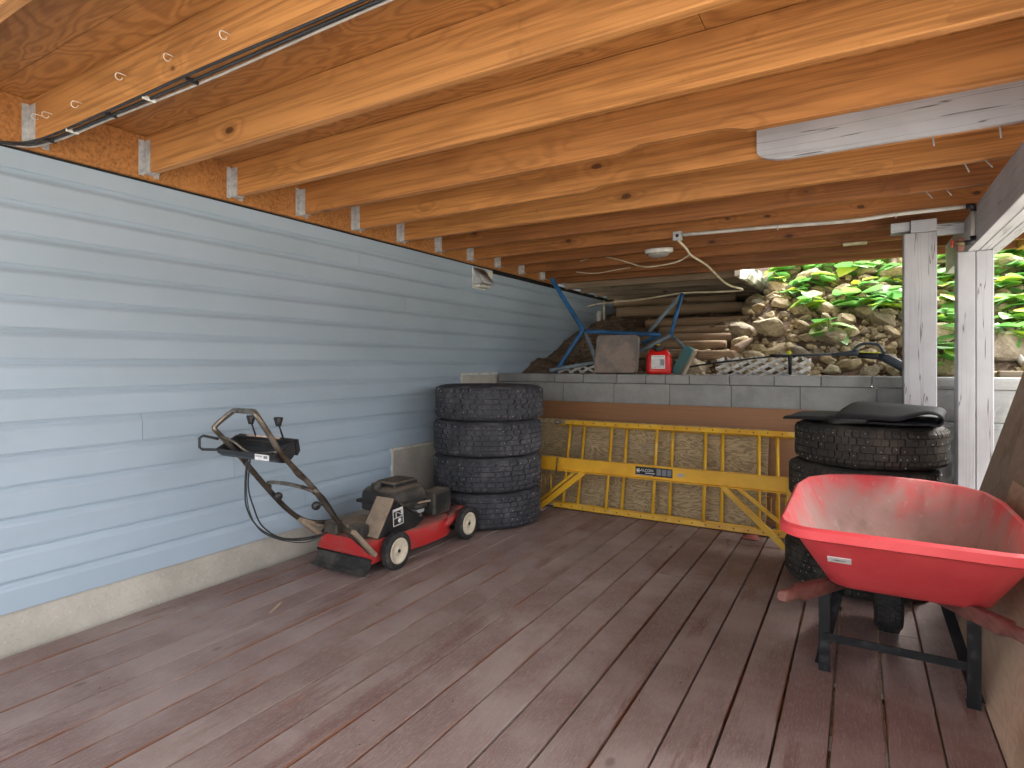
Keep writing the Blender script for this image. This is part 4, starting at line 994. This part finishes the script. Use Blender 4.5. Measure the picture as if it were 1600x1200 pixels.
# console trough between the handle tubes
cp = []
for k in range(9): a = R(200 + 195 * k / 8); cp.append((1.745 - MY + .062 * math.cos(a), .735 + .062 * math.sin(a)))
cp2 = [(1.745 - MY + .056 * math.cos(R(200 + 195 * k / 8)), .735 + .056 * math.sin(R(200 + 195 * k / 8))) for k in range(9)][::-1]
XM = Matrix(((0, 0, 1, 0), (1, 0, 0, 0), (0, 1, 0, 0), (0, 0, 0, 1)))
MB().prism(cp + cp2, -.235, .185, XM).build('console', M['console'], mw)
MB().prism(cp, -.238, -.226, XM).build('console_end', M['console'], mw)
MB().prism(cp, .178, .188, XM).build('console_end', M['console'], mw)
MB().prism([(1.80 - MY, .735), (1.805 - MY, .772), (1.815 - MY, .775), (1.825 - MY, .72), (1.81 - MY, .70)], -.235, .195, XM).build('console_panel', M['console'], mw)
MB().box((-.16, 1.797 - MY, .752), (.08, 1.8035 - MY, .778), 0, Matrix.Identity(4)).build('worn_label', M['peelabel'], mw)
lb2 = MB().box((.06, 1.6850 - MY, .688), (.155, 1.6890 - MY, .714), 0).build('white_label', M['paperlabel'], mw)
li = MB()
for k in range(7): li.box((.066 + k * .007, 1.6843 - MY, .702), (.070 + k * .007, 1.6848 - MY, .709))
li.box((.122, 1.6843 - MY, .697), (.148, 1.6848 - MY, .710)); li.build('label_print', M['inkgrey'], lb2)
for x in (-.09, .11):
    kb = MB().tube([(x, 1.80 - MY, .77), (x - .004, 1.775 - MY, .845)], .004, 6).build('lever', M['steelblack'], mw)
    MB().loft([[Vector((x - .004 + s * a, 1.775 - MY + s * b * .7, z)) for a, b in ((1, 1), (-1, 1), (-1, -1), (1, -1))] for z, s in ((.832, .010), (.84, .011), (.868, .018), (.874, .016))]).build('lever_knob', M['console'], kb)
MB().tube([Vector((-.235, 1.70 - MY, .76)), Vector((-.30, 1.665 - MY, .775)), Vector((-.315, 1.655 - MY, .765)), Vector((-.315, 1.655 - MY, .72)), Vector((-.30, 1.66 - MY, .71)), Vector((-.235, 1.69 - MY, .71))], .0065, 8).build('bail_loop', M['console'], mw)
MB().tube(bez([L3(onx(343, 680, .25)), L3(onx(365, 690, .33)), L3(onx(385, 705, .40)), L3(onx(400, 709, .46)), L3(onx(435, 706, .60))], 6), .0055, 8).build('control_bail', M['chrome'], mw)
for k, (dx, dy) in enumerate(((0, 0), (5, -3), (2, 4))):
    pts = [onx(386 + dx, 715, .30), onx(383 + dx, 760, .30), onx(386 + dx * 2, 795 + dy, .32), onx(405 + dx, 825 + dy, .36), onx(440, 842 + dy * .5, .42), onx(480, 843 + dy, .46), onx(512, 832, .50)]
    MB().tube([L3(p) for p in bez(pts, 6)], .0038 if k < 2 else .0022, 6).build('control_cable', M['blackcable'], mw)
MB().tube([L3(p) for p in bez([onx(450, 722, .63), onx(463, 742, .60), onx(480, 755, .62), onx(505, 775, .65), onx(525, 805, .655)], 5)], .004, 6).build('control_cable', M['blackcable'], mw)

# ------------------------------------------------------------------ things on the wall top
CT = 1.0365
sl_ = MB().prism(rrect(-.19, .19, 0, .325, .035, 5), 0, .042, Matrix.Rotation(R(90), 4, 'X')).build('paving_slab', M['slab'], loc=(1.082, 4.72, CT), rot=(R(-11), 0, R(-3))); tag(sl_, 'square grey paving slab with rounded corners standing on the capstones', 'slab')
can = thing('fuel_can', 'red plastic fuel can with black cap standing on the capstones', 'fuel can', (1.466, 4.66, CT), (0, 0, R(12)))
bd = [[Vector((x, y, z)) for x, y in rrect(-w_, w_, -d_, d_, min(w_, d_) * .45, 5)] for z, w_, d_ in ((0, .085, .07), (.008, .096, .078), (.03, .098, .08), (.14, .094, .078), (.17, .085, .072), (.195, .062, .055), (.205, .04, .04))]
auto_smooth(MB().loft(bd).build('body', M['canred'], can), 60)
cpz = MB().lathe([(.034, .2), (.036, .206), (.036, .24), (.03, .246), (0, .246)], 20, Matrix.Translation((0, -.01, -.008)) @ Matrix.Rotation(R(12), 4, 'X')).build('cap', M['ink'], can)
MB().lathe([(.018, .246), (.018, .251), (0, .252)], 14, Matrix.Translation((0, -.012, -.008)) @ Matrix.Rotation(R(12), 4, 'X')).build('cap_disc', M['capyellow'], cpz)
MB().tube(bez([(0, .045, .19), (0, .05, .235), (0, .01, .225)], 4), .011, 8).build('grip', M['canred'], can)
lbl = MB().box((-.052, -.0815, .045), (.052, -.0785, .15)).build('label', M['paperlabel'], can)
lp = MB()
rl = random.Random(4)
for r_ in range(9):
    x = -.046
    while x < (.012 if 2 < r_ < 7 else .046): wd = rl.uniform(.004, .012); lp.box((x, -.0822, .138 - r_ * .0105), (min(x + wd, .048), -.0817, .142 - r_ * .0105 + (.003 if r_ in (0, 8) else 0))); x += wd + .003
lp.box((.016, -.0822, .07), (.048, -.0817, .118)); lp.build('label_print', M['inkgrey'], lbl)
tl = thing('teal_block', 'teal painted wooden block leaning on a stone by the fuel can', 'block', (1.60, 4.70, CT), (0, 0, R(-8)))
MB().prism(rrect(-.04, .04, 0, .24, .03, 4), -.04, .03, Matrix.Rotation(R(27), 4, 'Y') @ Matrix.Rotation(R(90), 4, 'X')).build('block_body', M['teal'], tl)
MB().prism(rrect(.022, .052, .012, .235, .014, 4), -.036, .022, Matrix.Rotation(R(27), 4, 'Y') @ Matrix.Rotation(R(90), 4, 'X')).build('worn_edge', M['tan'], tl)
def stand(name, label, tubes):
    t = thing(name, label, 'stand', tubes[0][0], (0, 0, 0)); o0 = Vector(tubes[0][0])
    for a, b, r, m, nm in tubes:
        a, b = Vector(a) - o0, Vector(b) - o0; d = (b - a).normalized() * .004
        mb = MB().tube([a, b], r, 12, cap=False); mb.tube([b, a], r * .78, 12, cap=False)
        for p, dr in ((a, 1), (b, -1)):
            mt_ = frame(p, (b - a) * dr); mb.lathe([(r, 0), (r * .78, 0), (r * .76, .01), (0, .012)], 12, mt_)
        mb.build(nm, m, t)
nd = ony(912, 517, 5.0)
stand('blue_stand', 'blue steel tube stand tipped over with one leg up against the deck', [
    (ony(862, 436, 5.02), nd, .021, M['blue'], 'leg'), (nd + Vector((-.005, -.02, 0)), ony(867, 583, 4.86) + Vector((0, 0, .0)), .019, M['blue'], 'leg'),
    (nd + Vector((.03, 0, -.005)), ony(1032, 523, 5.06), .019, M['blue'], 'leg'), (nd + Vector((.01, .02, -.01)), ony(931, 564, 5.0), .017, M['bluegrey'], 'leg'),
    (ony(859, 589, 4.60) + Vector((0, 0, .06)), ony(931, 566, 4.98), .017, M['bluegrey'], 'crossbar'), (ony(1030, 524, 5.06), ony(1005, 535, 5.2), .017, M['blue'], 'crossbar')])
n2 = ony(1048, 524, 5.2)
stand('grey_blue_stand', 'faded grey blue tube stand lying on the log steps behind the fuel can', [
    (ony(1066, 459, 5.32), n2, .017, M['blue'], 'leg'), (ony(1064, 461, 5.34), ony(1012, 521, 5.36), .018, M['bluegrey'], 'leg'),
    (n2 + Vector((0, -.02, 0)), ony(1000, 549, 5.06), .020, M['bluegrey'], 'leg'), (n2 + Vector((.02, 0, -.01)), ony(1072, 546, 5.0), .014, M['bluegrey'], 'leg')])
# lattice panel lying against the rocks
la = thing('garden_lattice', 'white plastic lattice panel propped on the rocks behind the capstones', 'lattice', (1.86, 4.81, 1.0), (R(-38), 0, R(-2)))
LW, LHh = .68, .21
def clip_seg(p, d):
    t0, t1 = -9, 9
    for q, dd, lo_, hi_ in ((p[0], d[0], 0, LW), (p[1], d[1], 0, LHh)):
        a, b = (lo_ - q) / dd, (hi_ - q) / dd; t0, t1 = max(t0, min(a, b)), min(t1, max(a, b))
    return t0, t1
for s in (1, -1):
    k = -LHh if s > 0 else 0
    x = -.25
    while x < LW + .25:
        d = (math.cos(R(35)) , s * math.sin(R(35))); p = (x, 0 if s > 0 else LHh); t0, t1 = clip_seg(p, d)
        if t1 - t0 > .05:
            a = Vector((p[0] + d[0] * t0, (s + 1) * .002, p[1] + d[1] * t0)); b = Vector((p[0] + d[0] * t1, (s + 1) * .002, p[1] + d[1] * t1))
            bar(a, b, .0035, .042, 'lattice_slat', M['lattice'], la)
        x += .108
# white lattice scrap beside the blue stand
lb_ = thing('lattice_scrap', 'broken white lattice scrap on the ground under the blue stand', 'lattice', (.62, 4.86, 1.04), (R(-62), 0, R(20)))
for k in range(3): bar((-.14 + .1 * k, 0, 0), (.02 + .1 * k, 0, .16), .0035, .026, 'lattice_slat', M['lattice'], lb_)
for k in range(3): bar((.0 + .1 * k, .004, 0), (-.14 + .1 * k, .004, .15), .0035, .026, 'lattice_slat', M['lattice'], lb_)
# pressure washer wand
wa = thing('washer_wand', 'dark grey pressure washer lance with lime trim lying along the wall top', 'lance', (2.40, 4.80, CT))
def W3(x, y, Y=4.82): return ony(x, y, Y) - Vector((2.40, 4.80, CT))
MB().tube([W3(1060, 576, 4.86), W3(1110, 568, 4.84), W3(1212, 556)], .007, 8).build('lance_tip', M['ink'], wa)
MB().tube([W3(1203, 556), W3(1232, 556)], .013, 10).build('collar', M['ink'], wa)
MB().tube([W3(1230, 556), W3(1312, 553)], .0085, 10).build('lance_tube', M['tool'], wa)
MB().tube([W3(1300, 554), W3(1318, 553), W3(1334, 551), W3(1342, 552)], [.010, .014, .022, .024], 12).build('gun_neck', M['tool'], wa)
MB().tube([W3(1233, 548), W3(1234, 556), W3(1234.5, 587)], [.012, .014, .011], 10).build('side_grip', M['ink'], wa)
MB().lathe([(0, .006), (.014, .005), (.017, 0)], 8, frame(W3(1233, 551) + Vector((0, -.018, 0)), (0, -1, .1))).build('lime_knob', M['lime'], wa)
MB().tube(bez([W3(1330, 552), W3(1340, 541), W3(1352, 537), W3(1372, 539), W3(1382, 552)], 5), .010, 8).build('trigger_guard', M['tool'], wa)
MB().tube(bez([W3(1337, 547), W3(1345, 550), W3(1360, 551), W3(1376, 551)], 5), [.005] * 15 + [.004], 8).build('lime_trim', M['lime'], wa)
MB().tube([W3(1340, 555), W3(1360, 556), W3(1378, 558)], [.02, .022, .022], 10).build('trigger_body', M['ink'], wa)
MB().tube([W3(1374, 556), W3(1384, 560), W3(1400, 568), W3(1420, 579), W3(1432, 586)], [.024, .030, .032, .032, .026], 12).build('gun_grip', M['tool'], wa)
MB().tube([W3(1388, 553, 4.81), W3(1420, 572, 4.81)], .006, 6).build('side_clip', M['pvc'], wa)

# ------------------------------------------------------------------ wall and ceiling fittings
vt = thing('dryer_vent', 'grey metal dryer vent hood fixed high on the blue siding', 'vent', (.017, 4.20, 1.80))
MB().box((0, -.085, -.035), (.006, .11, .15), .002).build('wall_flange', M['white'], vt)
MB().loft([[Vector((x, y, z)) for x, y, z in r] for r in ([(.006, -.075, .145), (.006, .10, .145), (.006, .10, .138), (.006, -.075, .138)], [(.105, -.075, .01), (.105, .10, .01), (.10, .10, .003), (.10, -.075, .003)])]).build('hood', M['galv'], vt)
MB().add([(.006, -.075, .145), (.105, -.075, .005), (.006, -.075, .0), (.006, -.072, .145), (.105, -.072, .005), (.006, -.072, 0)], [(0, 1, 2), (5, 4, 3), (0, 3, 4, 1), (1, 4, 5, 2), (2, 5, 3, 0)]).build('hood_side', M['galv'], vt)
MB().add([(.006, .10, .145), (.105, .10, .005), (.006, .10, .0), (.006, .097, .145), (.105, .097, .005), (.006, .097, 0)], [(0, 1, 2), (5, 4, 3), (0, 3, 4, 1), (1, 4, 5, 2), (2, 5, 3, 0)]).build('hood_side', M['galv'], vt)
MB().box((.006, -.07, -.025), (.075, .095, -.004), .003).build('flap', M['white'], vt)
lf = thing('bulkhead_light', 'oval white bulkhead lamp fixed under a deck joist', 'lamp', (1.545, 4.39, JZ0 - .001))
e_ = lambda s, z: [Vector((.108 * s * math.cos(2 * math.pi * k / 24), .062 * s * math.sin(2 * math.pi * k / 24), z)) for k in range(24)]
MB().loft([e_(1, 0), e_(1, -.015), e_(.96, -.03), e_(.8, -.034), e_(.78, -.02)], True, False).build('lamp_rim', M['white'], lf)
MB().loft([e_(.79, -.02), e_(.74, -.045), e_(.5, -.058), e_(.2, -.062)], False, True).build('lens', M['glass'], lf)
MB().tube([e_(.8, -.036)[6], Vector((0, 0, -.066)), e_(.8, -.036)[18]], .004, 6).build('guard_bar', M['white'], lf)
pp = thing('water_pipe', 'pale grey water pipe clipped along a joist with a red handled valve', 'pipe', (1.82, 4.0, 1.99)); PO = Vector((1.82, 4.0, 1.99))
PL = [ony(1066, 367, 4.005), ony(1215, 354, 4.005), ony(1330, 345, 4.005), ony(1400, 335, 4.005), ony(1516, 322, 4.005)]
MB().tube([p - PO for p in bez(PL, 5)], .0115, 10).build('pipe_run', M['pvc'], pp)
for i in (1, 3): MB().tube([PL[i] - PO + Vector((0, .02, .012)), PL[i] - PO + Vector((0, -.014, .006)), PL[i] - PO + Vector((0, -.008, -.014)), PL[i] - PO + Vector((0, .02, -.016))], .003, 6).build('pipe_clip', M['galv'], pp)
e0 = PL[-1] - PO; MB().tube([e0 + Vector((-.02, 0, 0)), e0 + Vector((.012, 0, 0)), e0 + Vector((.012, 0, -.03))], .016, 10).build('elbow', M['ink'], pp)
dn = ony(1517, 372, 4.005) - PO; dn.x = e0.x + .012; MB().tube([e0 + Vector((.012, 0, -.03)), dn], .0105, 10).build('pipe_drop', M['pvc'], pp)
MB().tube([dn + Vector((0, 0, .01)), dn + Vector((0, 0, -.02)), dn + Vector((-.035, 0, -.025))], .015, 10).build('elbow', M['ink'], pp)
MB().tube([dn + Vector((-.03, 0, -.025)), dn + Vector((-.085, 0, -.022))], [.013, .011], 10).build('valve_body', M['brass'], pp)
MB().box((-.03, -.01, 0), (.0, .014, .07), .003, Matrix.Translation(dn + Vector((-.035, .03, -.06)))).build('backing_block', M['handlewood'], pp)
vh = MB()
for k in range(3): vh.box((-.004, -.004, -.022), (.004, .004, .022), .001, Matrix.Translation(dn + Vector((-.092, 0, -.022))) @ Matrix.Rotation(R(60 * k), 4, 'X'))
vh.build('valve_handle', M['redknob'], pp)
jb = thing('junction_box', 'small grey junction box at the end of the pipe under the joists', 'box', PL[0] + Vector((-.03, .004, -.005)))
MB().box((-.03, -.022, -.03), (.028, .018, .03), .003).build('box_body', M['galv'], jb); MB().lathe([(0, .004), (.01, .003), (.012, 0)], 10, frame((0, -.022, 0), (0, -1, 0))).build('knockout', M['ink'], jb)
def cable(name, pts, r, m, label, group=None):
    o = MB().tube(bez(pts, 6), r, 6).build(name, m); return tag(o, label, 'cable', group)
j0 = PL[0] + Vector((-.03, 0, -.03))
cable('hanging_cable', [j0, ony(1072, 388, 4.05), ony(1080, 399, 4.25), ony(1105, 415, 4.5), ony(1126, 436, 4.9), ony(1140, 446, 5.2), ony(1160, 453, 5.5), ony(1120, 456, 5.6), ony(1066, 458, 5.7), ony(1000, 468, 5.9), ony(940, 474, 6.1), ony(917, 479, 6.2)], .0085, M['cable'], 'thick cream cable drooping from the junction box to the house wall')
cable('hanging_cable', [ony(1078, 398, 4.4), ony(1055, 410, 4.45), ony(1010, 417, 4.5), ony(985, 411, 4.6), ony(960, 404, 4.7), ony(932, 400, 4.8), ony(905, 409, 4.9), ony(870, 416, 4.95), ony(838, 418, 5.0)], .0055, M['cable'], 'thin cream cable looping loosely under the deck joists')
cable('hanging_cable', [ony(900, 425, 5.2), ony(930, 427, 5.2), ony(960, 422, 5.2), ony(985, 418, 5.2)], .004, M['cable'], 'short thin wire stapled below the joists near the house')
cable('hanging_cable', [ony(906, 455, 6.5), ony(902, 468, 6.5), ony(905, 480, 6.5), ony(915, 486, 6.5)], .009, M['cable'], 'cream cable loop hanging on the house wall behind the blue stand')
fa = thing('outdoor_tap', 'white pipe stub and tap on the wall behind the blue stand', 'tap', ony(932, 490, 6.9))
MB().tube([(-.10, 0, .03), (.06, 0, .015)], .016, 8).build('stub_pipe', M['white'], fa); MB().tube([(.03, 0, .0), (.03, 0, -.14)], .03, 12).build('filter_bowl', M['white'], fa)
MB().tube([(.10, 0, .16), (.105, 0, -.12)], .012, 8).build('riser', M['cable'], fa)
for k, (off, m, r, dz) in enumerate(((-.016, 'blackcable', .005, -.004), (.004, 'blackcable', .0055, -.006), (.02, 'greycable', .0045, -.005))):
    y0 = JY[-1 - K0] + off; pts = [(.03, y0 - .25 - .05 * k, 1.955), (.05, y0 - .1, 1.962), (.12, y0 - .01, JZ0 + dz - .002), (.6, y0, JZ0 + dz), (1.2, y0 + .006 * (k - 1), JZ0 + dz), (2.0, y0 - .004 * k, JZ0 + dz), (3.7, y0, JZ0 + dz)]
    cable('stapled_cable', pts, r, M[m], ('black cable stapled along the outer edge of the first joist', 'black cable stapled under the middle of the first joist', 'thin grey cable stapled along the inner edge of the first joist')[k])
for k, x in enumerate((.16, .34, .62, .86, 1.1)):
    o = MB().box((x, JY[-1 - K0] - .02, JZ0 - .014), (x + .008, JY[-1 - K0] + .022, JZ0 - .0005), .002).build('cable_clip', M['blackcable'] if k % 2 == 0 else M['white']); tag(o, ('black' if k % 2 == 0 else 'white') + ' plastic clip holding the cables under the first joist', 'clip', 'cable clips under the first joist')
o = MB().box((-.055, -.006, 0), (.055, .006, .006), .002).build('wood_splinter', M['ply_light'], loc=onz(431, 950, .001), rot=(0, 0, R(-62))); tag(o, 'pale wood splinter lying on the deck in front of the mower', 'splinter')

cr_ = MB(); rr_ = random.Random(21)
for _ in range(170):
    x, y = rr_.uniform(.05, 3.1), rr_.uniform(.4, 4.0); a = rr_.uniform(0, 6.3); q = rr_.uniform(.002, .007)
    cr_.add([(x + q * math.cos(a + b) * (1, .4, 1, .4)[i], y + q * math.sin(a + b) * (1, .4, 1, .4)[i], .0035 + .002 * (i % 2)) for i, b in enumerate((0, 1.6, 3.14, 4.7))], [(0, 1, 2), (0, 2, 3)])
tag(cr_.build('floor_crumbs', M['litter']), 'tiny dry leaf crumbs strewn over the deck boards', 'crumbs', kind='stuff')
